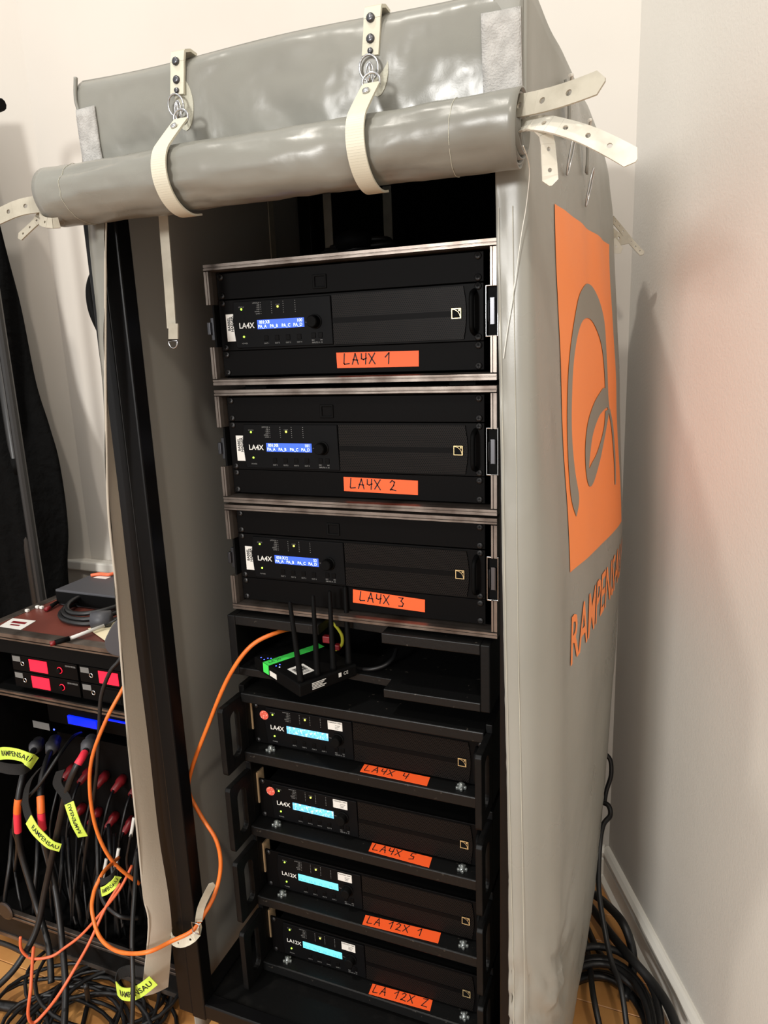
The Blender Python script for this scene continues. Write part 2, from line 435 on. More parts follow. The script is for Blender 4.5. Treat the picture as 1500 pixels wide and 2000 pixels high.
MB().grid(lambda u, v: (XL + (XR - XL) * u, YB, ZT - (ZT - 0.09) * v), 12, 20).build('back_wall', 'black_cloth', tent, solid=0.002, label='black rear cloth')
# binding of the hood's left corner
MB().tube(catmull([(XL + 0.002, YF - 0.002, ZT + 0.001), (XL - 0.001, YF - 0.004, ZT - 0.03), (XL + 0.003, YF - 0.003, ZT - 0.06), (XL, YF - 0.004, ZT - 0.13)], 6), 0.003, 6).build('edge_binding', 'tarp', tent, smooth=True)

XE = [(0.3, 0.2945), (0.0765, 0.2968), (-0.3685, 0.3046), (-1.2323, 0.3219), (-1.7, 0.328)]
X0 = [(0.3, 0.337), (0.055, 0.3435), (-0.25, 0.3605), (-0.5, 0.3785), (-0.85, 0.385), (-1.16, 0.388), (-1.45, 0.384), (-1.7, 0.366)]
X5 = [(0.3, 0.346), (0.19, 0.370), (0.05, 0.380), (-0.25, 0.405), (-0.56, 0.4265), (-0.85, 0.423), (-1.05, 0.4155), (-1.45, 0.4), (-1.7, 0.372)]
X1 = [(0.3, 0.344), (0.19, 0.372), (0.117, 0.384), (-0.25, 0.408), (-0.57, 0.424), (-0.85, 0.420), (-1.05, 0.412), (-1.5, 0.395), (-1.7, 0.37)]
def side_path(z):
    t = min(1, max(0, (0.12 - z) / 0.6)); L = lambda a, b: a + (b - a) * t
    x0, x5, x1 = interp(X0, z), interp(X5, z), interp(X1, z)
    xm = (x0 + x5) / 2 + 0.004 * t
    pts = [(interp(XE, z), YF - 0.001), (L(0.316, 0.318), YF - 0.0025), (L(0.331, 0.337), YF), (L(0.3355, 0.357), L(-0.150, -0.138)), (L(0.337, (x0 + 0.357) / 2 + 0.008), L(-0.10, -0.085)), (x0, 0.0),
           ((x0 + xm) / 2 + 0.002, 0.12), (xm, 0.25), ((xm + x5) / 2 + 0.003, 0.38), (x5, 0.5), (x1, YB - 0.005), (x1 - 0.02, YB + 0.012), (0.32, YB + 0.012)]
    return catmull([(a, b, 0) for a, b in pts], 6)
ZTOP, ZBOT = 0.280, -1.62
NV = 110
_sp = [side_path(ZTOP + (ZBOT - ZTOP) * j / NV) for j in range(NV + 1)]
def sidex(y, z):          # x of the cover's outer right face
    f = (z - ZTOP) / (ZBOT - ZTOP) * NV; j = int(max(0, min(NV - 1, math.floor(f)))); f -= j
    def at(path):
        for a, b in zip(path[18:], path[19:]):
            if a.y <= y <= b.y: return a.x + (b.x - a.x) * (y - a.y) / max(1e-9, b.y - a.y)
        return path[18].x if y < 0 else path[-15].x
    return at(_sp[j]) * (1 - f) + at(_sp[j + 1]) * f
NU = len(_sp[0]) - 1
def side_disp(x, y, z):
    low = min(1, max(0, (-1.0 - z) / 0.3)); q = (x * 3, y, z); fr_ = 1.0 if y < -0.06 else max(0.15, 1 - (y + 0.06) / 0.15)
    d = wr(q, 5, 0.0012) + low * fr_ * (wr((q[0] + z * 0.7, q[1] + z * 0.5, z), 17, 0.014, 3) + wr((x + z * 0.6, y, z), 34, 0.007, 5))
    if y > 0.02: d += max(0, 1 - abs(z - 0.12) / 0.2) * 0.002 * math.sin(y * 40) * min(1, (y - 0.02) / 0.05)
    return d
def side_fn(u, v):
    i = int(round(u * NU)); j = int(round(v * NV)); p = _sp[j][i]; z = ZTOP + (ZBOT - ZTOP) * j / NV
    e = min(1, i / 3); d = side_disp(p.x, p.y, z) * e
    if p.y < -0.15: return (p.x, p.y - d + 0.0018 * math.sin(z * 60) * (1 if i == 0 else 0.4 if i < 4 else 0), Rz(z))
    return (p.x + d, p.y, Rz(z))
MB().grid(side_fn, NU, NV).build('side_wall', 'tarp_side', tent, smooth=True, solid=0.002, label='outer grey wall with printed orange logo')
# seam stitches of the front flap
for xo in (0.004, 0.022):
    pts = [(interp(XE, z) + xo, YF - 0.0052, Rz(z)) for z in [0.03 - 0.08 * k for k in range(20)]]
    MB().tube(catmull(pts, 4), 0.0004, 4).build('stitching', 'patch', tent)
# hook-and-loop strips on the hood
def strip(name, x0, x1, z0, z1, material):
    return MB().grid(lambda u, v: (x0 + (x1 - x0) * u + 0.004 * v, hood_fn(min(1, max(0, (x0 + (x1 - x0) * u - XL) / (XR - 0.004 - XL))), (ZT - (z0 + (z1 - z0) * v)) / 0.19)[1] - 0.0035, z0 + (z1 - z0) * v), 6, 12).build(name, material, tent, smooth=True, solid=0.003)
strip('velcro_strip', -0.3575, -0.318, Rz(0.236), Rz(0.10), 'velcro')
strip('velcro_strip', 0.281, 0.329, Rz(0.250), Rz(0.10), 'velcro')

# printed logo on the outer wall
def surf(px, py):
    def h(X): p = atx(px, py, X); return X - sidex(p.y, p.z - ZF)
    hi = 0.46; lo = hi
    for k in range(70):
        lo = 0.46 - 0.002 * k
        if h(lo) <= 0: break
        hi = lo
    for _ in range(20):
        mid = (lo + hi) / 2
        if h(mid) <= 0: lo = mid
        else: hi = mid
    p = atx(px, py, hi); return p.y, p.z
def on_side(y, z, off):
    x = sidex(y, z - ZF); return Vector((x + side_disp(x, y, z - ZF) + off, y, z))
cs = [surf(1080, 398), surf(1187, 478), surf(1212, 1018), surf(1112, 1118)]
def panel_fn(u, v):
    a = [cs[0][k] * (1 - u) + cs[1][k] * u for k in (0, 1)]; b = [cs[3][k] * (1 - u) + cs[2][k] * u for k in (0, 1)]
    y, z = (a[k] * (1 - v) + b[k] * v for k in (0, 1)); return on_side(y, z, 0.0020)
logo = MB().grid(panel_fn, 30, 40).build('logo_panel', 'orange_print', tent, smooth=True, label='orange square print')
def Z8(x, y): return surf(960 + x * 0.47, 380 + y * 0.47)
def pairs(out, inn, n=5):
    A = catmull([(*Z8(*q), 0) for q in out], n); B = catmull([(*Z8(*q), 0) for q in inn], n); m = MB()
    m.grid(lambda u, v: on_side(*(A[round(u * (len(A) - 1))].lerp(B[round(u * (len(B) - 1))], v))[:2], 0.0030), len(A) - 1, 2); return m
arch = pairs([(345, 1337), (322, 1250), (310, 1050), (309, 850), (315, 700), (330, 570), (352, 440), (375, 385), (396, 371), (420, 390), (445, 450), (462, 530), (470, 640), (476, 740), (480, 830), (486, 890)],
             [(347, 1335), (356, 1260), (340, 1150), (328, 1000), (328, 850), (335, 700), (350, 590), (370, 530), (393, 513), (415, 530), (438, 580), (453, 640), (462, 720), (466, 800), (468, 850), (480, 895)])
arch.build('logo_arch', 'tarp_print', logo, smooth=True)
leaf = pairs([(482, 880), (465, 805), (440, 830), (415, 880), (395, 950), (385, 1040), (387, 1150), (400, 1211), (420, 1190), (445, 1100), (462, 1020), (476, 945), (486, 890)],
             [(466, 890), (462, 893), (452, 905), (440, 925), (415, 1000), (404, 1080), (400, 1128), (402, 1137), (412, 1115), (430, 1080), (450, 1020), (463, 960), (467, 900)])
leaf.build('logo_leaf', 'tarp_print', logo, smooth=True)
pairs([(480, 890), (492, 960), (500, 1050), (504, 1120), (505, 1205)], [(488, 890), (500, 960), (507, 1050), (510, 1120), (509, 1205)]).build('logo_tail', 'tarp_print', logo, smooth=True)
tl, tb, tr_ = surf(1116, 1196), surf(1116, 1292), surf(1207, 1085)
m = MB(); put_text(m, 'RAMPENSAU', lambda x, y: on_side(max(-0.03, min(0.55, -0.004 + x)), (tl[1] + tb[1]) / 2 - 0.009 + y, 0.0024), 0.118, 0.012, 'LEFT', 0.80, 0.12)
m.build('lettering', 'orange_print', tent, label='orange lettering')

# ---- rolled-up door
RY, RZ, RR = -0.212, Rz(0.106), 0.046
RX0, RX1 = -0.374, 0.339
def roll_fn(u, v):
    th = u * 2 * math.pi * 6.2; r = 0.010 + (RR - 0.010) * (u ** 0.85)
    x = RX0 + (RX1 - RX0) * v; p = (x, math.cos(th) * 0.1, math.sin(th) * 0.1)
    if u > 0.8: r += (wr(p, 9, 0.0028) + crease((x * 0.8, p[1] * 3, p[2] * 3)) * 0.7) * min(1, v * 14, (1 - v) * 14) * min(1, (u - 0.8) * 12)
    x += 0.004 * math.sin(u * 31) * (v - 0.5) * 2
    return (x, RY + r * math.cos(th - 0.2) * 1.04, RZ + r * math.sin(th - 0.2) * 0.98)
roll = MB().grid(roll_fn, 230, 70).build('door_roll', 'tarp', tent, smooth=True, solid=0.0016, label='rolled grey door')
for v_ in (0.073, 0.893):
    ring_ = []
    for k in range(40):
        p_ = Vector(roll_fn(1 - (1 - k / 40) / 6.2, v_)); o_ = Vector((0, p_.y - RY, p_.z - RZ)).normalized(); ring_.append(p_ + o_ * 0.0012)
    MB().tube(ring_, 0.0004, 4, closed=True).build('stitching', 'patch', roll)
# two keeper straps: snap tab on the hood, ring and hook, strap around the roll
def keeper(x, xs):
    tab = belt('strap_tab', [(x + 0.003, YF + 0.02, ZT + 0.004), (x + 0.002, YF - 0.006, ZT + 0.003), (x, YF - 0.011, ZT - 0.03), (x - 0.003, YF - 0.013, ZT - 0.062)], (1, 0, 0), 0.023, 'strap', tent, 0, False, 0.004)
    for dz in (0.012, 0.036, 0.05):
        MB().lathe((x - 0.03 * dz, YF - 0.011 - 0.04 * dz, ZT - dz), (0, -1, 0), [(0, 0.0056 if dz < 0.05 else 0.0038), (0.003, 0.0056 if dz < 0.05 else 0.0038), (0.0045, 0.003), (0.0045, 0.0)], 12).build('snap', 'steel_dark', tab, smooth=True)
    pz = ZT - 0.068
    m = MB().prism([(x + 0.004 + 0.016 * math.cos(q), pz + (0.034 if 0 < q < math.pi else 0.034) * math.sin(q) * (0.8 + 0.2 * abs(math.sin(q)))) for q in [2 * math.pi * k / 20 for k in range(20)]], 'y', YF - 0.0085, YF - 0.0055)
    m.build('patch', 'patch', tent)
    c1 = Vector((x - 0.003, YF - 0.018, ZT - 0.070)); m = MB()
    m.tube([c1 + Vector((0.013 * math.cos(q), -0.002 * math.sin(q), 0.013 * math.sin(q) * 1.1)) for q in [2 * math.pi * k / 18 for k in range(18)]], 0.0015, 6, True)
    m.build('ring', 'steel', tent, smooth=True)
    c2 = Vector(((x + xs) / 2 - 0.002, YF - 0.029, ZT - 0.083)); m = MB()
    m.tube([c2 + Vector((0.005 * math.cos(q), -0.001, 0.014 * math.sin(q))) for q in [2 * math.pi * k / 16 for k in range(16)]], 0.0015, 6, True)
    m.tube([c2 + Vector((0.001, -0.003, 0.012)), c2 + Vector((0.001, -0.004, -0.01))], 0.0018, 6)
    m.build('hook', 'steel', tent, smooth=True)
    c3 = Vector((xs, YF - 0.042, ZT - 0.095)); m = MB()
    m.tube([c3 + Vector((0.012 * math.cos(q), 0, 0.010 * math.sin(q))) for q in [2 * math.pi * k / 18 for k in range(18)]], 0.0017, 6, True)
    m.build('ring', 'steel', tent, smooth=True)
    R2 = RR + 0.004
    pts = [(xs, YF - 0.022, ZT - 0.120), (xs, YF - 0.026, ZT - 0.104), (xs, YF - 0.033, ZT - 0.106)]
    pts = [(xs, YF - 0.041, ZT - 0.097), (xs, YF - 0.062, ZT - 0.116)] + [(xs + 0.004 * k / 9, RY + R2 * 1.04 * math.cos(q), RZ + R2 * math.sin(q)) for k, q in enumerate([math.radians(128 + 18 * k) for k in range(10)])]
    path = catmull(pts, 5); ws = [Vector((1, 0, 0))] * len(path)
    st = ribbon(path, ws, 0.024).build('keeper_strap', 'strap', tent, solid=0.0028, label='cream keeper strap around the rolled door')
    MB().lathe((xs, YF - 0.060, ZT - 0.111), (0, -0.8, 0.6), [(0, 0.0048), (0.002, 0.0048), (0.003, 0.002)], 12).build('snap', 'steel', st, smooth=True)
keeper(aty(345, 110, YF - 0.01).x, aty(322, 262, RY - 0.03).x)
keeper(aty(725, 12, YF - 0.01).x, aty(702, 190, RY - 0.03).x)
# strap ends sticking out of the roll
def P(x, y, Y): return aty(x, y, Y)
up = Vector((0, 0, 1))
belt('strap_end', [P(990, 210, -0.215), P(1025, 205, -0.235), P(1080, 192, -0.25), P(1140, 172, -0.262), P(1205, 146, -0.272)], (0.12, 0.25, 1), 0.026, 'strap_grey', tent, 2, True)
belt('strap_end', [P(1005, 250, -0.215), P(1035, 241, -0.23), P(1075, 243, -0.245), P(1140, 262, -0.25), P(1200, 290, -0.255), P(1260, 324, -0.26)], lambda t: Vector((0.15, 0.75 - 0.6 * t, 0.7 + 0.3 * t)), 0.022, 'strap_dirty', tent, 2, True)
belt('strap_end', [P(1008, 252, -0.222), P(1040, 243, -0.235), P(1066, 262, -0.235), P(1072, 310, -0.235), P(1076, 378, -0.235)], lambda t: Vector((1.0 * t, 0.9 - 0.6 * t, 1 - t)), 0.018, 'strap_dirty', tent, 2, True)
belt('strap_end', [P(120, 400, -0.215), P(85, 398, -0.235), P(40, 405, -0.245), P(0, 422, -0.25), P(-60, 452, -0.25)], (0, 0.2, 1), 0.025, 'strap_grey', tent, 2, True)
belt('strap_end', [P(120, 420, -0.215), P(88, 413, -0.225), P(72, 432, -0.235), P(35, 467, -0.24)], lambda t: Vector((0.3, 0.4 - 0.2 * t, 1)), 0.013, 'strap_grey', tent, 2, True)
belt('strap_end', [P(78, 418, -0.235), P(80, 430, -0.245), P(98, 436, -0.25), P(125, 434, -0.235)], (0, 0.2, 1), 0.015, 'strap_grey', tent, 2, False)
# straps at the rear corner, on the right
belt('strap_end', [P(1195, 426, 0.60), P(1215, 450, 0.62), P(1235, 475, 0.62), P(1257, 498, 0.61)], (0.5, 0.3, 0.8), 0.012, 'strap_grey', tent, 2, True)
belt('strap_end', [P(1195, 455, 0.60), P(1208, 466, 0.615), P(1222, 468, 0.62), P(1236, 456, 0.62)], (0, 0.2, 1), 0.024, 'strap_grey', tent, 2, False)
belt('strap_end', [P(1195, 470, 0.60), P(1203, 480, 0.60), P(1216, 503, 0.60)], (0.8, 0.0, 0.5), 0.018, 'strap_dirty', tent, 2, True)
# tabs with wire rings below the eaves of the right wall
for (ty, tz) in ((0.07, 0.235), (0.235, 0.215)):
    x = sidex(ty, tz) + 0.006
    m = MB(); m.grid(lambda u, v: (sidex(ty, tz - 0.075 * v) + 0.007 + 0.004 * math.sin(v * 3), ty - 0.011 + 0.022 * u, Rz(tz - 0.075 * v)), 2, 6)
    tb_ = m.build('strap_tab', 'tarp_side', tent, smooth=True, solid=0.004)
    cx = sidex(ty, tz - 0.1) + 0.012
    MB().tube([(cx + 0.006 * math.sin(q), ty + 0.013 * math.cos(q), Rz(tz - 0.098) + 0.03 * math.sin(q)) for q in [2 * math.pi * k / 18 for k in range(18)]], 0.0015, 6, True).build('ring', 'steel', tb_, smooth=True)
    MB().tube([(cx - 0.003, ty - 0.012, Rz(tz + 0.004)), (cx - 0.001, ty, Rz(tz + 0.008)), (cx - 0.004, ty + 0.012, Rz(tz + 0.003))], 0.0025, 5).build('thread_end', 'thread', tb_)
# a loose thread on the front flap
MB().tube(catmull([P(1022, 285, -0.262), P(1034, 330, -0.20), P(1028, 400, -0.175), P(1018, 460, -0.170), P(1004, 560, -0.168), P(990, 650, -0.167), P(983, 700, -0.167)], 6), 0.0006, 4).build('loose_thread', 'thread', tent)
# strap with ring hanging inside the door
Yh = -0.125
belt('hanging_strap', [P(316, 380, Yh), P(322, 460, Yh), P(330, 560, Yh), P(336, 650, Yh)], (1, 0.1, 0), 0.0165, 'strap_grey', tent, 0, False)
m = MB(); m.grid(lambda u, v: (P(330 + 18 * u, 632 + 30 * v, Yh - 0.004)), 2, 3); hs = m.build('strap_end', 'strap_grey', tent, solid=0.003)
rc = P(338, 668, Yh)
MB().tube([rc + Vector((0.0085 * math.cos(q), 0, 0.010 * math.sin(q))) for q in [math.pi * (1 + k / 10) for k in range(11)]] + [rc + Vector((0.0085, 0, 0.002)), rc + Vector((-0.0085, 0, 0.002))], 0.0012, 6, True).build('ring', 'steel', hs, smooth=True)
# binding straps sewn on the inner walls
for (a, b) in (((526, 330), (536, 520)),):
    q0, q1 = atx(*a, XL + 0.004), atx(*b, XL + 0.004)
    MB().box(XL + 0.003, XL + 0.006, q1.y - 0.012, q1.y + 0.010, q1.z - 0.05, q0.z).build('inner_strap', 'strap_grey', tent)
for px_ in (640, 757):
    q = aty(px_, 420, YB - 0.006); MB().box(q.x - 0.011, q.x + 0.011, YB - 0.006, YB - 0.003, 0.6, ZT - 0.02).build('inner_strap', 'strap_grey', tent)
# opened left flap: hinge and free edge
hp = [(172, 425, -.160), (178, 500, -.161), (190, 610, -.164), (203, 735, -.166), (218, 860, -.166), (235, 1000, -.166), (252, 1150, -.166), (270, 1300, -.166), (289, 1450, -.166), (309, 1629, -.166), (328, 1746, -.168), (335, 1827, -.168), (328, 1927, -.168)]
fp = [(207, 425, -.166), (206, 500, -.175), (206, 610, -.185), (206, 735, -.195), (208, 860, -.20), (212, 1000, -.205), (227, 1150, -.21), (238, 1300, -.21), (251, 1450, -.21), (270, 1640, -.21), (281, 1750, -.21), (291, 1810, -.21), (278, 1943, -.21)]
Hc = catmull([P(*q) for q in hp], 5); Fc = catmull([P(*q) for q in fp], 5)
def flap_fn(u, v):
    i = round(u * (len(Hc) - 1)); q = Hc[i].lerp(Fc[i], v); q.y -= 0.006 * math.sin(math.pi * v) + 0.003 * math.sin(u * 40) * v; return q
def offs(fn, d):
    def g(u, v):
        e = 0.01; a, b = Vector(fn(min(1, u + e), v)) - Vector(fn(max(0, u - e), v)), Vector(fn(u, min(1, v + 0.1))) - Vector(fn(u, max(0, v - 0.1)))
        n = a.cross(b); n = n.normalized() if n.length > 1e-9 else Vector((0, 0, 0)); return Vector(fn(u, v)) + n * d
    return g
fl = MB().grid(offs(flap_fn, 0.0012), len(Hc) - 1, 4).build('side_flap', 'tarp', tent, smooth=True, label='grey front flap hanging open')
MB().grid(offs(flap_fn, -0.0012), len(Hc) - 1, 4).build('flap_lining', 'tarp_lining', fl, smooth=True)
MB().tube([q + Vector((0, 0, 0)) for q in Fc], 0.0022, 5).build('edge_binding', 'tarp_lining', fl, smooth=True)

# ================================================================== STEEL FRAME inside the tent
FB = Rz(-1.452)
fr = thing('steel_stand', (0, 0.2, 0), 'black square-tube steel frame with platform inside the grey cover', 'stand')
FX0, FX1, FY0, FY1 = -0.354, 0.330, -0.152, 0.57
for (x, y) in ((FX0, FY0), (FX1 - 0.034, FY0 + 0.014), (FX0, FY1 - 0.034), (FX1 - 0.034, FY1 - 0.034)):
    MB().box(x, x + 0.034, y, y + 0.034, FB - 0.04, ZT - 0.012).build('post', 'frame_black', fr, bevel=0.003)
for (z0, nm) in ((FB - 0.036, 'base_rail'), (ZT - 0.048, 'top_rail')):
    MB().box(FX0 + 0.03, FX1 - 0.03, FY0 + 0.002, FY0 + 0.032, z0, z0 + 0.036).build(nm, 'frame_black', fr, bevel=0.003)
    MB().box(FX0 + 0.03, FX1 - 0.03, FY1 - 0.032, FY1 - 0.002, z0, z0 + 0.036).build(nm, 'frame_black', fr, bevel=0.003)
    for x in (FX0 + 0.002, FX1 - 0.032): MB().box(x, x + 0.030, FY0 + 0.03, FY1 - 0.03, z0, z0 + 0.036).build(nm, 'frame_black', fr, bevel=0.003)
MB().box(FX0 + 0.032, FX1 - 0.032, FY0 + 0.030, FY1 - 0.03, FB - 0.018, FB - 0.003).build('platform', 'wood_black', fr, bevel=0.002)
for (x, y) in ((FX0 + 0.05, FY0 + 0.07), (FX1 - 0.05, FY0 + 0.07), (FX0 + 0.05, FY1 - 0.07), (FX1 - 0.05, FY1 - 0.07)):
    c = MB(); c.box(x - 0.04, x + 0.04, y - 0.04, y + 0.04, FB - 0.042, FB - 0.036); c.box(x - 0.026, x - 0.022, y - 0.02, y + 0.045, 0.06, FB - 0.04); c.box(x + 0.022, x + 0.026, y - 0.02, y + 0.045, 0.06, FB - 0.04)
    co = c.build('castor', 'steel_dark', fr)
    MB().lathe((x - 0.018, y + 0.02, 0.0625), (1, 0, 0), [(0, 0.05), (0.004, 0.0618), (0.032, 0.0618), (0.036, 0.05)], 24).build('wheel', 'rubber', co, smooth=True)
MB().box(-0.388, FX0, FY0 + 0.002, FY0 + 0.03, FB - 0.036, ZT - 0.19).build('door_rail', 'frame_black', fr, bevel=0.002)
# tie strap around the post
tp = [P(335, 1812, -0.16), P(334, 1832, -0.172), P(350, 1842, -0.182), P(372, 1835, -0.178), P(388, 1818, -0.165), P(390, 1797, -0.155)]
bs = thing('buckle_strap', (-0.33, -0.16, tp[2].z - 0.01), 'cream buckle strap tied around the black front post', 'strap')
belt('strap_band', tp, (0, 0.35, 1), 0.017, 'strap', bs, 3, False, 0.002)
bk = P(383, 1812, -0.178)
MB().tube([bk + Vector((0.008 * a, -0.001, 0.012 * b)) for a, b in ((-1, -1), (1, -1), (1, 1), (-1, 1))], 0.0014, 6, True).build('buckle', 'steel', bs, smooth=True)
belt('strap_tail', [P(388, 1800, -0.165), P(392, 1775, -0.16), P(405, 1745, -0.155), P(418, 1722, -0.15)], (0.8, 0.5, 0.2), 0.014, 'strap_grey', bs, 0, True, 0.002)

# black rounded thing behind the left flap, stood in for by a made-up loop
MB().tube(catmull([P(202, 515, -0.12), P(185, 540, -0.125), P(178, 570, -0.125), P(184, 610, -0.125), P(204, 655, -0.12)], 6), 0.009, 8).build('side_loop', 'rubber', tent, smooth=True, label='black rounded thing behind the left flap')

# ================================================================== AMPLIFIERS
_mc = {}
def part(name, key, fn, material, parent, smooth=False, bevel=0, label=None, loc=(0, 0, 0), kind=None):
    if key not in _mc: _mc[key] = fn().mesh(name, material, smooth)
    o = D.objects.new(name, _mc[key]); COL.objects.link(o); o.parent = parent; o.location = loc
    if bevel: q = o.modifiers.new('bevel', 'BEVEL'); q.width = bevel; q.segments = 2; q.limit_method = 'ANGLE'
    if label: o['label'] = label
    if kind: o['kind'] = kind
    return o
def screw_mb():
    m = MB(); m.lathe((0, 0, 0), (0, -1, 0), [(0, 0.0058), (0.0012, 0.0058), (0.0022, 0.0045), (0.0026, 0.0)], 14)
    return m
def cross_mb():
    m = MB(); m.box(-0.0028, 0.0028, -0.0029, -0.0024, -0.0005, 0.0005); m.box(-0.0005, 0.0005, -0.0029, -0.0024, -0.0028, 0.0028); return m
def screw(parent, x, z, y=0.0):
    s = part('screw', 'screw', screw_mb, 'steel_dark2', parent, smooth=True, loc=(x, y, z)); part('screw_slot', 'screwx', cross_mb, 'rubber', s)
mat('steel_dark2', (46, 45, 45), 0.38, metal=0.8)
mat('amp_panel', (11, 11, 12), 0.5, spec=0.07)

def amplifier(loc, rot, label, model, lcd, lcd_ink, lines, sticker, ears_dark=True):
    a = thing('power_amplifier', loc, label, 'amplifier', 'rack power amplifiers'); a.rotation_euler.z = rot
    part('chassis', 'amp_chassis', lambda: MB().box(-0.219, 0.219, 0.004, 0.40, 0.002, 0.0865), 'rubber', a)
    part('faceplate', 'amp_face', lambda: MB().prism([(-0.2413, 0.0005), (0.2413, 0.0005), (0.2413, 0.0875), (-0.2413, 0.0875)], 'y', 0.0, 0.004), 'amp_black', a, bevel=0.0008)
    part('control_panel', 'amp_ctrl', lambda: MB().prism([(-0.2085, 0.006), (-0.2125, 0.05), (-0.2085, 0.084), (-0.0190, 0.084), (-0.0175, 0.004), (-0.205, 0.004)], 'y', -0.0035, 0.001), 'amp_panel', a, bevel=0.0012)
    part('grille', 'amp_grille', lambda: MB().prism([(-0.0165, 0.004)] + [(0.2095 + 0.0045 * math.sin(math.pi * k / 8), 0.004 + 0.080 * k / 8) for k in range(9)] + [(-0.0165, 0.084)], 'y', -0.0028, 0.001), 'grille', a)
    part('grille_bar', 'amp_bar', lambda: MB().box(-0.0165, 0.189, -0.0036, -0.0027, 0.039, 0.0475), 'amp_black', a)
    def handle():
        m = MB(); m.tube(catmull([(0.2265, 0.0, 0.012), (0.2265, -0.016, 0.018), (0.2265, -0.019, 0.03), (0.2265, -0.019, 0.058), (0.2265, -0.016, 0.070), (0.2265, 0.0, 0.076)], 4), 0.0042, 8); return m
    part('handle', 'amp_handle', handle, 'rubber', a, smooth=True)
    for x in (-0.23255, 0.23255):
        for z in (0.00635, 0.0825): screw(a, x, z)
    def badge():
        m = MB(); o, i = 0.0078, 0.0066
        m.ring([(-o, -o), (o, -o), (o, o), (-o, o)], [(-i, -i), (i, -i), (i, i), (-i, i)], 'y', -0.0006, 0.0)
        arc = [(-i + 2 * i * math.sin(math.radians(90 * k / 8)) * 0.98, -i + 2 * i * (1 - math.cos(math.radians(90 * k / 8))) * 0.0 + 2 * i * math.cos(math.radians(90 * k / 8)) * 0.98) for k in range(9)]
        arc = [(-p[0] if False else p[0], p[1]) for p in arc]
        for p, q in zip(arc, arc[1:]):
            d = Vector((q[0] - p[0], q[1] - p[1])); n = Vector((-d.y, d.x)).normalized() * 0.0004
            m.add([(p[0] - n.x, -0.0006, p[1] - n.y), (q[0] - n.x, -0.0006, q[1] - n.y), (q[0] + n.x, -0.0006, q[1] + n.y), (p[0] + n.x, -0.0006, p[1] + n.y)], [(0, 1, 2, 3)])
        m.box(0.0035, 0.0058, -0.0006, 0, 0.0035, 0.0058); return m
    bp = part('badge_plate', 'amp_badgep', lambda: MB().box(-0.0085, 0.0085, 0, 0.001, -0.0085, 0.0085), 'rubber', a, loc=(0.1984, -0.0042, 0.0433))
    part('badge', 'amp_badge', badge, 'gold', bp, label='small square gold emblem')
    # display
    d = part('display', 'amp_lcd_' + lcd, lambda: MB().box(-0.046, 0.046, -0.0006, 0.0006, -0.0078, 0.0078), lcd, a, loc=(-0.116, -0.0036, 0.0430))
    def ink():
        m = MB()
        for (t, x, z, al) in lines: put_text(m, t, lambda u, v: (x + u, -0.0009, z + v), 0.0078, 0.006, al, 0.92)
        return m
    part('display_text', 'amp_ink' + repr(lines) + lcd, ink, lcd_ink, d)
    def knob(): return MB().lathe((0, 0, 0), (0, -1, 0), [(0, 0.0125), (0.002, 0.0125), (0.0025, 0.0105), (0.014, 0.0098), (0.0155, 0.0085), (0.0155, 0)], 28)
    part('knob', 'amp_knob', knob, 'rubber', a, smooth=False, loc=(-0.0491, -0.0035, 0.0430))
    def nm(): return put_text(MB(), model, lambda u, v: (u, 0, v), 0.0132 if len(model) == 4 else 0.0122, 0.018, 'CENTER', 1.0)
    part('model_name', 'amp_name' + model, nm, 'white_ink', a, loc=(-0.1842, -0.0038, 0.0420))
    led = lambda: MB().lathe((0, 0, 0), (0, -1, 0), [(0, 0.0019), (0.0008, 0.0017), (0.0012, 0.0)], 10)
    part('status_light', 'amp_ledg', led, 'led_green', a, smooth=True, loc=(-0.1926, -0.0036, 0.0704))
    part('power_light', 'amp_ledg', led, 'led_green', a, smooth=True, loc=(-0.1913, -0.0036, 0.0235))
    part('load_light', 'amp_ledy', led, 'led_yellow', a, smooth=True, loc=(-0.1195, -0.0036, 0.0715))
    for k in range(4):
        part('button', 'amp_btn', lambda: MB().box(-0.004, 0.004, -0.0012, 0, -0.0045, 0.0045), 'amp_black', a, bevel=0.0008, loc=(-0.1462 + 0.0217 * k, -0.0036, 0.0195))
    for k in range(2): part('button', 'amp_btn', None, 'amp_black', a, bevel=0.0008, loc=(-0.0535 + 0.013 * k, -0.0036, 0.0205))
    def prints():
        m = MB(); T = lambda t, x, z, s, b=0.0: put_text(m, t, lambda u, v: (x + u, -0.0038, z + v), s, b)
        T('STATUS', -0.1926, 0.0738, 0.0032); T('POWER', -0.1905, 0.0118, 0.0034); T('LOAD', -0.1195, 0.0748, 0.003)
        for k in range(4): T('OUT %d' % (k + 1), -0.1462 + 0.0217 * k, 0.0105, 0.0034, 0.01)
        T('ESC', -0.0545, 0.0125, 0.0032, 0.01); T('OK', -0.039, 0.0125, 0.0032, 0.01); T('INPUTS A - D', -0.047, 0.0085, 0.0034, 0.01); T('MENU', -0.0650, 0.0425, 0.0022)
        for k, t in enumerate(['LIMIT/CLIP', '-5dB', '-10dB', '-15dB', 'SIGNAL', 'LOAD']):
            put_text(m, t, lambda u, v: (-0.1555 + u, -0.0038, 0.0795 - 0.0036 * k + v), 0.003, 0.01, 'RIGHT')
            for x in (-0.153, -0.1315, -0.1085, -0.0855): m.box(x - 0.0006, x + 0.0006, -0.0040, -0.0036, 0.0790 - 0.0036 * k, 0.0800 - 0.0036 * k)
        return m
    part('panel_print', 'amp_prints', prints, 'grey_ink', a, kind='stuff')
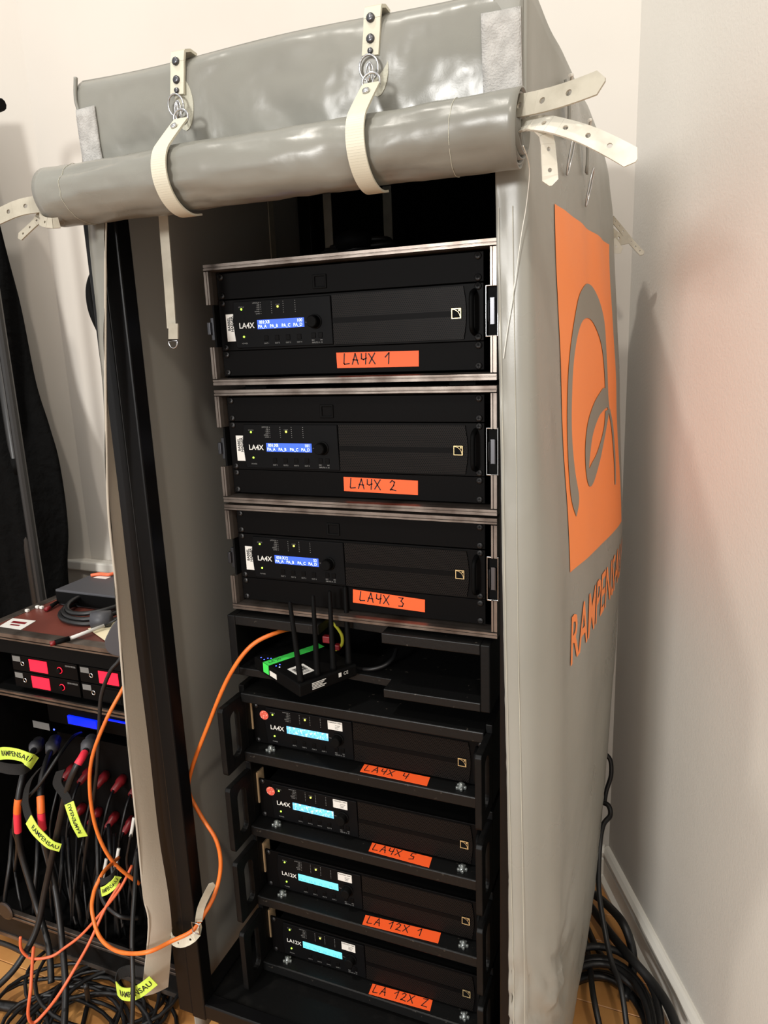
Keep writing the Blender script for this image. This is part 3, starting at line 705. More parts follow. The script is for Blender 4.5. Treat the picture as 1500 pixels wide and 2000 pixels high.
    if sticker == 'name':
        s = part('sticker', 'amp_stk', lambda: MB().box(-0.0088, 0.0088, -0.0004, 0.0, -0.0235, 0.0235), 'sticker_white', a, loc=(-0.2190, -0.0006, 0.0400), bevel=0.0003)
        def st():
            m = MB(); put_text(m, 'BABBEL', lambda u, v: (-v - 0.0028, -0.0006, u + 0.0065), 0.0075, 0.03, 'CENTER', 0.95); put_text(m, 'HAEGER', lambda u, v: (-v + 0.0036, -0.0006, u + 0.0065), 0.0075, 0.03, 'CENTER', 0.95); return m
        part('sticker_text', 'amp_stkt', st, 'black_ink', s)
    else:
        if sticker == 'round':
            part('round_sticker', 'amp_rnd', lambda: MB().lathe((0, 0, 0), (0, -1, 0), [(0, 0.0098), (0.0006, 0.0098)], 20), 'sticker_red', a, loc=(-0.2120, -0.0037, 0.0665))
        s = part('asset_label', 'amp_asset', lambda: MB().box(-0.0155, 0.0155, -0.0004, 0.0, -0.0092, 0.0092), 'sticker_white', a, loc=(-0.0540, -0.0037, 0.0705))
        def al():
            m = MB(); put_text(m, 'RAMPENSAU GMBH', lambda u, v: (u, -0.0006, v + 0.0062), 0.0032, 0.01, 'CENTER', 1.0)
            for k in range(3): m.box(0.0, 0.011 - 0.002 * k, -0.0006, -0.0004, 0.0005 - 0.0032 * k, 0.0012 - 0.0032 * k)
            return m
        part('asset_text', 'amp_assett', al, 'black_ink', s)
    return a

L4 = [('PA_A', -0.036, -0.0036, 'CENTER'), ('PA_B', -0.013, -0.0036, 'CENTER'), ('PA_C', 0.011, -0.0036, 'CENTER'), ('PA_D', 0.034, -0.0036, 'CENTER')]
def upper(n): return [(n[0], -0.042, 0.0036, 'LEFT'), (n[1], 0.043, 0.0036, 'RIGHT')] + L4
# orange tape lying on four given corners (TL, TR, BR, BL) with hand lettering
def tape(parent, c, text, size, wid=0.1, th=0.0006, x0=0.1, y0=0.2):
    c = [Vector(q) for q in c]; n = (c[1] - c[0]).cross(c[3] - c[0]).normalized()
    if n.dot(CAM - c[0]) < 0: n = -n
    m = MB(); m.hexa(c, [q + n * th for q in c]); t = m.build('tape_label', 'tape_orange', parent, label='strip of orange tape with black handwriting')
    U = (c[1] - c[0]); V = (c[0] - c[3]); u1, v1 = U.length, V.length
    m = MB(); hand(m, text, lambda a, b: c[3] + U * (x0 + a / u1) + V * (y0 + b / v1) + n * (th + 0.0003), size, wid)
    m.xf(lambda v: v)
    for i in range(len(m.v)): m.v[i] = m.v[i] - worldloc(t)
    me = m.mesh('handwriting', 'black_ink'); o = D.objects.new('handwriting', me); COL.objects.link(o); o.parent = t
    return t

# ================================================================== FLIGHT CASES with one amplifier each
Z3 = lambda x, y: (380 + x * 620 / 1500, 440 + y * 620 / 1500)
Z4 = lambda x, y: (400 + x * 0.4, 740 + y * 0.4)
Z5 = lambda x, y: (420 + x * 0.4, 1150 + y * 0.4)
Z6 = lambda x, y: (420 + x * 0.4, 1340 + y * 0.4)
Z7 = lambda x, y: (380 + x * 640 / 1500, 1640 + y * 640 / 1500)
def flight_case(zc, xo, label, foot):
    t = thing('flight_case', (xo, 0, zc - 0.192), label, 'case', 'amplifier flight cases')
    z = lambda q: q + 0.192
    o, i = [(-0.2535, 0.0), (0.2635, 0.0), (0.2635, 0.205), (-0.2535, 0.205)], [(-0.2465, 0.008), (0.2565, 0.008), (0.2565, 0.197), (-0.2465, 0.197)]
    part('body', 'case_body', lambda: MB().ring(o, i, 'y', 0.004, 0.46), 'wood_black', t)
    part('back_board', 'case_back', lambda: MB().box(-0.2465, 0.2565, 0.45, 0.46, 0.008, 0.197), 'wood_black', t)
    X0_, X1_ = -0.2545, 0.2655
    sec = [(-0.019, 0.0), (-0.019, 0.0045), (-0.0175, 0.005), (-0.0175, 0.0058), (-0.0195, 0.0065), (-0.0195, 0.0095), (-0.012, 0.0115), (0.012, 0.0115), (0.012, 0.0)]   # (y, inwards)
    part('edge_profile', 'case_top', lambda: MB().prism([(y, 0.2062 - q) for y, q in sec], 'x', X0_, X1_), 'alu', t)
    part('edge_profile', 'case_bot', lambda: MB().prism([(y, -0.001 + q) for y, q in sec], 'x', X0_, X1_), 'alu', t)
    for (zz0, zz1) in ((0.0105, 0.066), (0.139, 0.1947)):
        part('edge_profile', 'case_l%g' % zz0, lambda: MB().prism([(X0_ + q, y) for y, q in sec], 'z', zz0, zz1), 'alu', t)
        part('edge_profile', 'case_r%g' % zz0, lambda: MB().prism([(X1_ - q, y) for y, q in sec], 'z', zz0, zz1), 'alu', t)
    part('edge_strip', 'case_ls', lambda: MB().box(-0.2475, -0.2435, -0.012, 0.02, 0.064, 0.141), 'rubber', t)
    def latch(): 
        m = MB(); m.ring([(0.2475, 0.064), (0.268, 0.064), (0.268, 0.141), (0.2475, 0.141)], [(0.2497, 0.0665), (0.2655, 0.0665), (0.2655, 0.1385), (0.2497, 0.1385)], 'y', -0.0165, -0.013); return m
    l = part('latch', 'case_latch', latch, 'steel', t, bevel=0.0015)
    part('latch_dish', 'case_dish', lambda: MB().box(0.2495, 0.266, -0.010, 0.02, 0.066, 0.139), 'rubber', l)
    def bow():
        m = MB(); m.tube(catmull([(0.2535, -0.014, 0.086), (0.2525, -0.017, 0.09), (0.2525, -0.017, 0.115), (0.2535, -0.014, 0.119)], 4), 0.0012, 6); m.tube([(0.262, -0.015, 0.083), (0.262, -0.0155, 0.122)], 0.0011, 6); m.box(0.2545, 0.2605, -0.014, -0.008, 0.083, 0.122); return m
    part('latch_bow', 'case_bow', bow, 'steel_dark', l)
    part('keeper', 'case_keep', lambda: MB().box(-0.262, -0.2555, -0.012, 0.004, 0.088, 0.110).box(-0.258, -0.2475, -0.006, 0.004, 0.078, 0.118), 'steel_dark', t, bevel=0.001)
    for x in (-0.19, 0.2): part('foot', 'case_foot%g' % foot, lambda: MB().box(-0.022, 0.022, 0.0, 0.05, -foot, -0.0012), 'rubber', t, loc=(x, 0.02, 0))
    pl = lambda z0: MB().box(-0.2413, 0.2413, 0.0, 0.002, z0, z0 + 0.0437)
    p1 = part('blank_panel', 'case_p1', lambda: pl(z(-0.0441)), 'panel_black', t, bevel=0.0006)
    p2 = part('blank_panel', 'case_p2', lambda: pl(z(-0.1775)), 'panel_black', t, bevel=0.0006)
    for pp, zz in ((p1, (-0.00635, -0.0381)), (p2, (-0.1397, -0.17145))):
        for x in (-0.23255, 0.23255):
            for q in zz: screw(pp, x, z(q))
    sw = part('socket', 'case_sock', lambda: MB().ring([(-0.013, -0.0115), (0.013, -0.0115), (0.013, 0.0115), (-0.013, 0.0115)], [(-0.0085, -0.008), (0.010, -0.008), (0.010, 0.008), (-0.0085, 0.008)], 'y', -0.0025, 0.0), 'rubber', p1, bevel=0.001, loc=(-0.0385, 0, z(-0.026)))
    return t
tents = 'amplifier in the %s flight case, blue screen, orange tape %s below'
cz = [0.0, -0.2159, -0.4279]
case_txt = [('topmost', 'LA4X 1'), ('middle', 'LA4X 2'), ('lowest', 'LA4X 3')]
tc3 = [[Z3(670, 602), Z3(1060, 592), Z3(1060, 667), Z3(675, 675)], [Z4(678, 478), Z4(1041, 497), Z4(1041, 567), Z4(681, 547)], [Z4(724, 1027), Z4(1075, 1078), Z4(1075, 1139), Z4(724, 1091)]]
for k in range(3):
    fc = flight_case(Rz(cz[k]), 0.0, 'black flight case with worn silver edges, %s of the stack of three' % case_txt[k][0], (0.0096, 0.0058, 0.0080)[k])
    tape(fc, [aty(*q, -0.0008) for q in tc3[k]], case_txt[k][1], 0.0172, 0.12, x0=0.09 if k != 2 else 0.1, y0=0.24)
    amplifier((0, -0.0005, Rz(cz[k] - 0.1334)), 0, 'black amplifier with blue screen in the %s flight case' % case_txt[k][0], 'LA4X', 'lcd_blue', 'lcd_ink', upper([('001:X8', '100'), ('001:X8', '101'), ('001:X12', '52')][k]), 'name')

# ================================================================== OPEN SHELF BOX below the cases
bx = thing('shelf_box', (0, 0, Rz(-0.752)), 'open black plywood shelf box with notched boards below the flight cases', 'shelf')
BY0, BY1 = -0.036, 0.40
z0, z1, z2, z3 = Rz(-0.7515), Rz(-0.7355), Rz(-0.647), Rz(-0.628)
for x in (-0.2585, 0.2405): MB().box(x, x + 0.017, BY0, BY1, z0, z3).build('side_panel', 'wood_black', bx, bevel=0.002)
def notched(zz0, zz1, xa, xb, name='board'):
    poly = [(-0.2415, BY0), (xa, BY0), (xa, 0.012), (xb, 0.004), (xb, BY0), (0.2405, BY0), (0.2405, BY1), (-0.2415, BY1)]
    m = MB(); n = len(poly)
    m.v += [Vector((a, b, zz0)) for a, b in poly] + [Vector((a, b, zz1)) for a, b in poly]
    tri = [(0, 1, 2, 7), (2, 3, 6, 7), (3, 4, 5, 6)]
    m.f += [q[::-1] for q in tri] + [tuple(i + n for i in q) for q in tri] + [(i, (i + 1) % n, n + (i + 1) % n, n + i) for i in range(n)]
    return m.build(name, 'wood_worn', bx, bevel=0.0015)
notched(z2, z3, -0.062, 0.062, 'top_board'); notched(z0, z1, -0.062, 0.062, 'bottom_board')
MB().box(-0.2415, 0.2405, BY1 - 0.012, BY1, z1, z2).build('back_board', 'wood_black', bx)

# ================================================================== AMPLIFIER TRAYS below
tz = [-0.78, -0.9506, -1.1189, -1.2859]
tay = [(0.0013, -0.0062, -0.006), (0.0030, -0.0065, 0.0), (0.0036, -0.0057, 0.005), (0.0036, -0.0072, 0.004)]
names = ['LA4X 4', 'LA4X 5', 'LA 12X 1', 'LA 12X Z']
order = ['uppermost', 'second', 'third', 'lowest']
tapes = [[Z6(730, 382), Z6(1050, 447), Z6(1035, 488), Z6(708, 418)], [Z6(768, 765), Z6(1060, 838), Z6(1045, 887), Z6(750, 806)],
         [Z7(783, 345), Z7(1128, 427), Z7(1115, 475), Z7(768, 388)], [Z7(815, 660), Z7(1090, 735), Z7(1078, 785), Z7(797, 706)]]
def rr(y0, y1, z0, z1, r, n=4):
    out = []
    for (cy, cz_, a0) in ((y1 - r, z1 - r, 0), (y0 + r, z1 - r, 90), (y0 + r, z0 + r, 180), (y1 - r, z0 + r, 270)):
        for k in range(n + 1): q = math.radians(a0 + 90 * k / n); out.append((cy + r * math.cos(q), cz_ + r * math.sin(q)))
    return out
def tray_side():
    # outline with chamfered front corners and a hand slot, as a ring of matching points
    inner = rr(-0.074, -0.044, 0.022, 0.120, 0.014, 4)
    outer = []
    for (y, z) in inner:
        cy, cz2 = -0.059, 0.071
        dy, dz = (y - cy) / 0.015, (z - cz2) / 0.049
        outer.append((cy + (0.039 if dy > 0 else -0.039) * min(1, abs(dy) * 1.25), cz2 + (1 if dz > 0 else -1) * 0.071 * min(1, abs(dz) * 1.12)))
    m = MB(); m.ring(outer, inner, 'x', -0.006, 0.006); m.box(-0.006, 0.006, -0.021, 0.40, 0.0, 0.157); return m
for k in range(4):
    zb = Rz(tz[k] - 0.1334 - 0.003)      # upper face of the shelf board
    t = thing('amplifier_tray', (0, 0, zb - 0.022), 'black plywood tray with slotted side handles, %s of the four' % order[k], 'tray', 'amplifier trays')
    for x in (-0.2515, 0.2515): part('side_panel', 'tray_side', tray_side, 'wood_black', t, bevel=0.0015, loc=(x, 0, 0.0))
    part('shelf_board', 'tray_shelf', lambda: MB().box(-0.2455, 0.2455, -0.040, 0.40, 0.0, 0.022), 'wood_worn', t, bevel=0.002)
    part('wood_strip', 'tray_strip', lambda: MB().box(-0.2453, -0.2420, -0.004, 0.02, 0.052, 0.122), 'pale_wood', t)
    if k == 0: part('top_board', 'tray_top', lambda: MB().box(-0.2455, 0.2455, -0.034, 0.40, 0.127, 0.147), 'wood_worn', t, bevel=0.002)
    def wing():
        m = MB(); m.lathe((0, 0, 0), (0, 0, 1), [(0, 0.0075), (0.004, 0.0075), (0.006, 0.005), (0.011, 0.004), (0.012, 0.0)], 10)
        for q in range(5):
            a = q * 2 * math.pi / 5; m.lathe((0.0075 * math.cos(a), 0.0075 * math.sin(a), 0.0), (0, 0, 1), [(0, 0.003), (0.005, 0.003), (0.006, 0.0015)], 7)
        return m
    for x in (-0.197, 0.197): part('thumb_screw', 'tray_wing', wing, 'clear_plastic', t, smooth=True, loc=(x + 0.003, -0.021, 0.022))
    tape(t, [atz(*q, zb + 0.0006) for q in tapes[k]], names[k], 0.0172, 0.11, x0=0.05, y0=0.22)
    dx, dy, ro = tay[k]
    amplifier((dx, dy, zb + 0.003), ro, 'black amplifier with %s screen in the %s tray' % ('pale blue' if k < 2 else 'cyan', order[k]), 'LA4X' if k < 2 else 'LA12X', 'lcd_pale' if k < 2 else 'lcd_cyan',
              'lcd_ink_dark', L4, 'round' if k < 2 else 'plain')

# ================================================================== ROUTER on the shelf box
zt = Rz(-0.7105); zb = z1 + 0.0005
A = atz(*Z5(412, 470), zt); B = atz(*Z5(692, 366), zt); Cc = atz(*Z5(207, 318), zt)
ex = (B - A).normalized(); ey = (Cc - A); ey = (ey - ex * ey.dot(ex)).normalized(); Lx = (B - A).length; Ly = 0.165
ro = thing('wifi_router', (A.x, A.y, zb), 'black router with four upright antennas on the open shelf', 'router'); ro.rotation_euler.z = math.atan2(ex.y, ex.x)
hgt = zt - zb
MB().prism(rr(0, Ly, 0, hgt, 0.004, 3), 'x', 0.0, Lx).build('body', 'rubber', ro, local=True, bevel=0.003)
for k in range(4):
    x = 0.010 + (Lx - 0.020) * k / 3
    tilt = [Vector((-0.010, 0.002, 0.0)), Vector((0.001, 0, 0)), Vector((0.001, 0, 0)), Vector((0, 0, 0))][k]
    base = Vector((x, 0.011, hgt))
    MB().tube([base, base + Vector((0, 0, 0.006)), base + Vector((0, 0, 0.008)) + tilt * 0.05, base + tilt + Vector((0, 0, 0.149)), base + tilt * 1.02 + Vector((0, 0, 0.152))], [0.0066, 0.0066, 0.0058, 0.0036, 0.0018], 12).build('antenna', 'rubber', ro, smooth=True, local=True)
st = MB().box(0.018, 0.052, 0.030, 0.070, hgt, hgt + 0.0004).build('sticker', 'sticker_white', ro, local=True)
m = MB()
for k in range(14): m.box(0.022 + 0.0018 * k, 0.0229 + 0.0018 * k + 0.0004 * (k % 3), 0.044, 0.062, hgt + 0.0004, hgt + 0.0006)
for k in range(3): m.box(0.022, 0.046, 0.034 + 0.003 * k, 0.0352 + 0.003 * k, hgt + 0.0004, hgt + 0.0006)
m.build('barcode', 'black_ink', st, local=True, kind='stuff')
gt = MB().box(-0.0008, Lx, 0.108, 0.128, hgt, hgt + 0.0006).box(-0.0008, 0.0, 0.108, 0.128, hgt - 0.019, hgt + 0.0006).build('green_tape', 'tape_green', ro, local=True)
m = MB(); put_text(m, 'LA 20', lambda u, v: (0.006 + u, 0.118 + v, hgt + 0.0008), 0.011, 0.0, 'LEFT', 1.0); m.build('handwriting', 'black_ink', gt, local=True)
MB().box(-0.0006, 0.0, 0.080, 0.104, 0.006, 0.016).build('sticker', 'sticker_white', ro, local=True)
for (x, y, c) in ((0.008, 0.150, 'led_blue'), (0.008, 0.138, 'led_blue'), (0.016, 0.138, 'led_blue'), (0.010, 0.097, 'led_blue'), (0.018, 0.097, 'led_blue'), (0.012, 0.088, 'led_white'), (0.020, 0.133, 'led_blue')):
    MB().lathe((x, y, hgt), (0, 0, 1), [(0, 0.0014), (0.0005, 0.001)], 8).build('light', c, ro, local=True)
m = MB()
for k in range(5): m.box(0.026, 0.056 - 0.004 * (k % 3), -0.0005, -0.0001, 0.0175 - 0.0028 * k, 0.0188 - 0.0028 * k)
put_text(m, 'CE', lambda u, v: (Lx - 0.026 + u, -0.0005, 0.015 + v), 0.009, 0.0)
m.box(Lx - 0.042, Lx - 0.036, -0.0005, -0.0001, 0.011, 0.019)
m.build('panel_print', 'white_ink', ro, local=True, kind='stuff')

# ================================================================== CABLES and small things around the racks
def cable(pts, r, material, label, cat='cable', group=None, parent=None, n=7, k=7, name='cable'):
    q = catmull([p if isinstance(p, Vector) else (aty(*p) if len(p) == 3 else p) for p in pts], n)
    return MB().tube(q, r, k).build(name, material, parent, smooth=True, label=label, cat=cat if label else None, group=group)
# orange cable from the shelf box, tied to the post, out to the left
cable([(585, 1226, 0.05), (545, 1234, -0.02), (490, 1262, -0.06), (445, 1325, -0.075), (405, 1420, -0.085), (375, 1500, -0.09), (369, 1545, -0.09), (392, 1592, -0.09), (422, 1640, -0.095), (431, 1690, -0.10), (420, 1745, -0.12), (396, 1790, -0.15), (375, 1818, -0.175), (335, 1838, -0.195), (285, 1860, -0.235), (230, 1858, -0.22), (195, 1830, -0.19), (180, 1780, -0.17), (183, 1745, -0.16), (192, 1722, -0.15), (205, 1700, -0.12), (232, 1675, -0.02)], 0.0042, 'cable_orange', 'orange cable hanging from the open shelf and strapped to the black post')
cable([(262, 1300, 0.02), (240, 1345, -0.02), (208, 1405, -0.05), (180, 1480, -0.07), (176, 1550, -0.08), (190, 1625, -0.08), (222, 1685, -0.07), (272, 1726, -0.04)], 0.0042, 'cable_orange', 'orange cable looping in front of the side rack beside the cover')
cable([(560, 1200, 0.06), (600, 1206, 0.03), (640, 1210, 0.01), (665, 1235, 0.02), (668, 1258, 0.03), (655, 1270, 0.05)], 0.0032, 'cable_yellow_green', 'yellow patch cord curling behind the router antennas')
m = MB(); q = aty(640, 1247, 0.02); q2 = aty(660, 1262, 0.03)
cr = thing('patch_plug', (q.x, q.y, q.z - 0.01), 'red plug of the patch cord behind the router antennas', 'plug')
MB().box(q.x - 0.009, q.x + 0.007, q.y - 0.006, q.y + 0.006, q.z - 0.008, q.z + 0.006).build('plug_body', 'red_plastic', cr, bevel=0.002)
MB().box(q2.x - 0.006, q2.x + 0.005, q2.y - 0.006, q2.y + 0.006, q2.z - 0.007, q2.z + 0.004).build('plug_boot', 'red_plastic', cr, bevel=0.002)
cable([aty(775, 1268, 0.08), aty(768, 1285, 0.05), aty(750, 1300, 0.03), aty(722, 1307, 0.02), aty(690, 1304, 0.03)], 0.004, 'cable_black', 'black mains lead lying in the open shelf box')

# coil of cable with a connector on the topmost flight case
ct = thing('cable_coil', (aty(705, 486, 0.14).x, 0.14, Rz(0.0152)), 'black cable coil lying on the topmost flight case', 'cable')
cx, cy, cz0 = ct.location
for k in range(4):
    MB().tube([(cx + (0.075 - 0.006 * k) * math.cos(a) + 0.006 * math.sin(3 * a + k), cy + (0.055 - 0.004 * k) * math.sin(a), cz0 + 0.006 + 0.008 * k + 0.004 * math.sin(2 * a + k)) for a in [2 * math.pi * j / 28 for j in range(28)]], 0.0052, 7, True).build('turn', 'cable_black', ct, smooth=True)
MB().tube([(cx - 0.02, cy - 0.06, cz0 + 0.028), (cx + 0.01, cy - 0.058, cz0 + 0.034), (cx + 0.04, cy - 0.05, cz0 + 0.03)], [0.013, 0.016, 0.011], 12).build('connector', 'rubber', ct, smooth=True)
MB().tube(catmull([(cx - 0.07, cy, cz0 + 0.012), (cx - 0.16, cy + 0.02, cz0 + 0.006), (cx - 0.24, cy - 0.05, cz0 + 0.005)], 6), 0.004, 6).build('lead', 'cable_black', ct, smooth=True)

# ================================================================== SIDE RACK on the left
SX0, SX1, SY0, SY1 = -1.075, -0.50, 0.05, 0.52
zl = Rz(-0.785); zu = Rz(-0.957)
sc = thing('rack_case', (-0.79, 0.28, zu), 'black rack case with reddish-brown lid and silver edges, left of the cover', 'case')
MB().box(SX0 + 0.02, SX1 - 0.02, SY0 + 0.02, SY1 - 0.02, zl - 0.012, zl - 0.002).build('lid_board', 'lid_board', sc)
for (a, b, c, d) in ((SX0, SX1, SY0, SY0 + 0.027), (SX0, SX1, SY1 - 0.027, SY1), (SX0, SX0 + 0.027, SY0 + 0.027, SY1 - 0.027), (SX1 - 0.027, SX1, SY0 + 0.027, SY1 - 0.027)):
    MB().box(a, b, c, d, zl - 0.004, zl).build('edge_profile', 'alu', sc, bevel=0.001)
MB().box(SX0, SX1, SY0 - 0.003, SY0, zl - 0.010, zl).build('edge_profile', 'alu', sc)
MB().box(SX0, SX1, SY0 - 0.002, SY0 + 0.001, zl - 0.017, zl - 0.013).build('edge_profile', 'alu', sc)
for x in (SX0 + 0.002, SX1 - 0.011): MB().box(x, x + 0.009, SY0 + 0.003, SY1 - 0.003, zu + 0.004, zl - 0.004).build('side_panel', 'wood_black', sc)
MB().box(SX0 + 0.011, SX1 - 0.011, SY0 + 0.003, SY1 - 0.003, zu, zu + 0.009).build('floor_board', 'wood_black', sc)
MB().box(SX0 + 0.011, SX1 - 0.011, SY0 + 0.004, SY0 + 0.014, zl - 0.055, zl - 0.013).build('front_board', 'rubber', sc)
MB().box(SX0 + 0.011, SX1 - 0.011, SY1 - 0.012, SY1 - 0.003, zu + 0.009, zl - 0.004).build('back_board', 'wood_black', sc)
for dz in (0.001, 0.010): MB().box(SX0, SX1, SY0 - 0.004, SY0 + 0.002, zu + dz, zu + dz + 0.005).build('edge_profile', 'alu', sc)
# radio receivers
d1 = aty(74, 1302, SY0 + 0.01)
def receiver(x0, z0, label, lit=True):
    r_ = thing('radio_receiver', (x0, SY0 + 0.012, z0), label, 'receiver', 'half-width radio receivers')
    part('housing', 'rx_house', lambda: MB().box(0, 0.212, 0.0, 0.19, 0, 0.042), 'amp_black', r_, bevel=0.001)
    part('display', 'rx_disp%d' % lit, lambda: MB().box(-0.029, 0.029, -0.0006, 0.0006, -0.0155, 0.0155), 'lcd_red' if lit else 'rubber', r_, loc=(0.088, -0.0008, 0.021))
    part('knob_ring', 'rx_ring', lambda: MB().tube([(0.0075 * math.cos(q), 0, 0.0075 * math.sin(q)) for q in [2 * math.pi * k / 18 for k in range(18)]], 0.0009, 6, True), 'lcd_red', r_, loc=(0.158, -0.002, 0.021))
    part('knob', 'rx_knob', lambda: MB().lathe((0, 0, 0), (0, -1, 0), [(0, 0.0068), (0.008, 0.0062), (0.009, 0.0)], 18), 'rubber', r_, loc=(0.158, 0, 0.021))
    part('jack', 'rx_jack', lambda: MB().tube([(0.005 * math.cos(q), 0, 0.005 * math.sin(q)) for q in [2 * math.pi * k / 16 for k in range(16)]], 0.0014, 6, True), 'steel', r_, smooth=True, loc=(0.036, -0.001, 0.021))
    part('maker_name', 'rx_text', lambda: put_text(MB(), 'SENNHEISER', lambda u, v: (u, 0, v), 0.006, 0.01), 'grey_ink', r_, loc=(0.192, -0.0006, 0.034))
    part('asset_label', 'rx_lab', lambda: MB().box(-0.013, 0.013, -0.0004, 0, -0.007, 0.007), 'sticker_grey', r_, loc=(0.008 + 0.009, -0.0004, 0.032))
    return r_
mat('sticker_grey', (112, 112, 110), 0.6)
rx = d1.x - 0.088; rz = d1.z - 0.021
receiver(rx, rz, 'radio receiver with red screen, upper one at the far left edge')
receiver(rx, rz - 0.0445, 'radio receiver with red screen, lower one at the far left edge')
receiver(rx + 0.219, rz, 'radio receiver whose red screen is half covered by the grey flap')
receiver(rx + 0.219, rz - 0.0445, 'dark radio receiver in the lower row, beside the grey flap', False)

# lower case: open front, patch field inside, silver sill, castors
lz0, lz1 = 0.135, zu - 0.003; SX0L = -1.15
LY0 = -0.02
lc = thing('rack_case', (-0.79, 0.25, 0.06), 'large open-fronted black rack case full of cables, standing on castors at left', 'case')
for x in (SX0L - 0.03, SX1 + 0.0): MB().box(x, x + 0.012, LY0 + 0.07, SY1, lz0 - 0.05, lz1).build('side_panel', 'wood_black', lc)
MB().box(SX0L - 0.018, SX1, SY1 - 0.012, SY1, lz0 - 0.05, lz1).build('back_board', 'rubber', lc)
MB().box(SX0L - 0.018, SX1, LY0 + 0.012, SY1 - 0.012, lz0 - 0.06, lz0 - 0.045).build('floor_board', 'rubber', lc)
MB().box(SX0L - 0.018, SX1, SY0 + 0.03, SY1 - 0.012, lz1 - 0.012, lz1).build('top_board', 'rubber', lc)
MB().box(SX0L - 0.06, SX1 + 0.01, LY0, LY0 + 0.012, lz0 - 0.075, lz0).build('sill_board', 'wood_worn', lc)
for dz in (0.0, -0.012): MB().box(SX0L - 0.065, SX1 + 0.01, LY0 - 0.004, LY0 + 0.008, lz0 + dz, lz0 + dz + 0.007).build('edge_profile', 'alu', lc, bevel=0.001)
MB().box(SX0L - 0.065, SX1 + 0.01, LY0 - 0.003, LY0 + 0.002, lz0 - 0.08, lz0 - 0.07).build('edge_profile', 'alu', lc)
MB().box(SX0L - 0.065, SX0L - 0.05, LY0, SY1, lz0, lz0 + 0.008).build('edge_profile', 'alu', lc)
for (x, y) in ((SX0L + 0.05, LY0 + 0.06), (SX1 - 0.05, LY0 + 0.06), (SX0L + 0.05, SY1 - 0.08), (SX1 - 0.05, SY1 - 0.08)):
    MB().lathe((x - 0.014, y, 0.034), (1, 0, 0), [(0, 0.026), (0.003, 0.0335), (0.025, 0.0335), (0.028, 0.026)], 18).build('wheel', 'rubber', lc, smooth=True)
q = aty(12, 1778, LY0 - 0.006)
MB().lathe((q.x, q.y, q.z), (0, -1, 0), [(0, 0.026), (0.003, 0.026), (0.005, 0.02), (0.005, 0.0)], 18).build('latch_plate', 'steel_dark', lc)
# rows of red sockets on a sloping patch panel
pp = thing('socket_unit', (-0.72, 0.20, lz0 - 0.044), 'black sloping socket unit with rows of red plugs inside the open rack case', 'rack unit')
MB().hexa([(-1.05, 0.16, lz0 - 0.043), (-0.52, 0.16, lz0 - 0.043), (-0.52, 0.45, lz0 - 0.043), (-1.05, 0.45, lz0 - 0.043)], [(-1.05, 0.22, 0.53), (-0.52, 0.22, 0.53), (-0.52, 0.45, 0.53), (-1.05, 0.45, 0.53)]).build('housing', 'amp_black', pp)
for (row, xs0, n_, zz) in ((0, 95, 8, 0.44), (1, 130, 6, 0.33)):
    for k in range(n_):
        qx = -0.99 + 0.058 * k + 0.03 * row; yy = 0.16 + (zz - lz0 + 0.043) / (0.53 - lz0 + 0.043) * 0.06
        s_ = MB().lathe((qx, yy, zz), (0.15, -1, -0.15), [(0, 0.013), (0.02, 0.013), (0.024, 0.010), (0.05, 0.0085)], 12).build('plug', 'red_plastic', pp, smooth=True)
        MB().tube(catmull([(qx + 0.006, yy - 0.045, zz - 0.005), (qx + 0.02, yy - 0.09, zz - 0.03), (qx + 0.01, yy - 0.12, zz - 0.14), (qx, yy - 0.10, lz0 + 0.03 - 0.06)], 6), 0.0035, 6).build('plug_lead', 'cable_black', s_, smooth=True)
# blue-lit unit above the patch panel
q = aty(163, 1405, 0.20)
bu = thing('lit_unit', (q.x, 0.20, q.z - 0.03), 'black rack unit with glowing blue screen inside the open rack case', 'rack unit')
MB().box(SX0 + 0.02, SX1 - 0.01, 0.205, 0.42, q.z - 0.03, q.z + 0.05).build('housing', 'amp_black', bu)
a, b = aty(132, 1397, 0.2), aty(190, 1424, 0.2)
MB().box(a.x, b.x, 0.198, 0.204, b.z, a.z).build('screen', 'blue_screen', bu)
a, b = aty(206, 1404, 0.2), aty(248, 1414, 0.2)
MB().box(a.x, b.x, 0.198, 0.204, b.z, a.z).build('screen', 'blue_screen', bu)
a, b = aty(62, 1408, 0.2), aty(96, 1428, 0.2)
MB().box(a.x, b.x, 0.2025, 0.204, b.z, a.z).build('asset_label', 'sticker_grey', bu)
MB().box(a.x + 0.075, a.x + 0.079, 0.2025, 0.204, b.z + 0.004, b.z + 0.008).build('light', 'led_blue', bu)

# things lying on the lid
box = thing('stage_box', (-0.80, 0.40, zl), 'flat black equipment box at the back of the brown lid', 'box')
cA, cB, cC_ = atz(107, 1150, zl + 0.045), atz(155, 1158, zl + 0.045), atz(150, 1124, zl + 0.045)
x0, x1_ = cA.x, cA.x + 0.36
y0 = cA.y; y1 = min(SY1, cA.y + 0.16)
MB().box(x0, x1_, y0, y1, zl, zl + 0.044).build('housing', 'grey_plastic', box, bevel=0.003)
for k in range(3): MB().box(x0 + 0.03 + 0.09 * k, x0 + 0.075 + 0.09 * k, y1 - 0.05, y1 - 0.03, zl + 0.044, zl + 0.0445).build('label_strip', 'sticker_white', box)
MB().box(x0 + 0.002, x1_ - 0.002, y0 - 0.001, y0 + 0.004, zl + 0.004, zl + 0.038).build('front_plate', 'rubber', box)
cb = thing('cable_coil', tuple(atz(190, 1195, zl)), 'coiled thick black cable lying on the brown lid', 'cable')
c0 = atz(196, 1186, zl + 0.012)
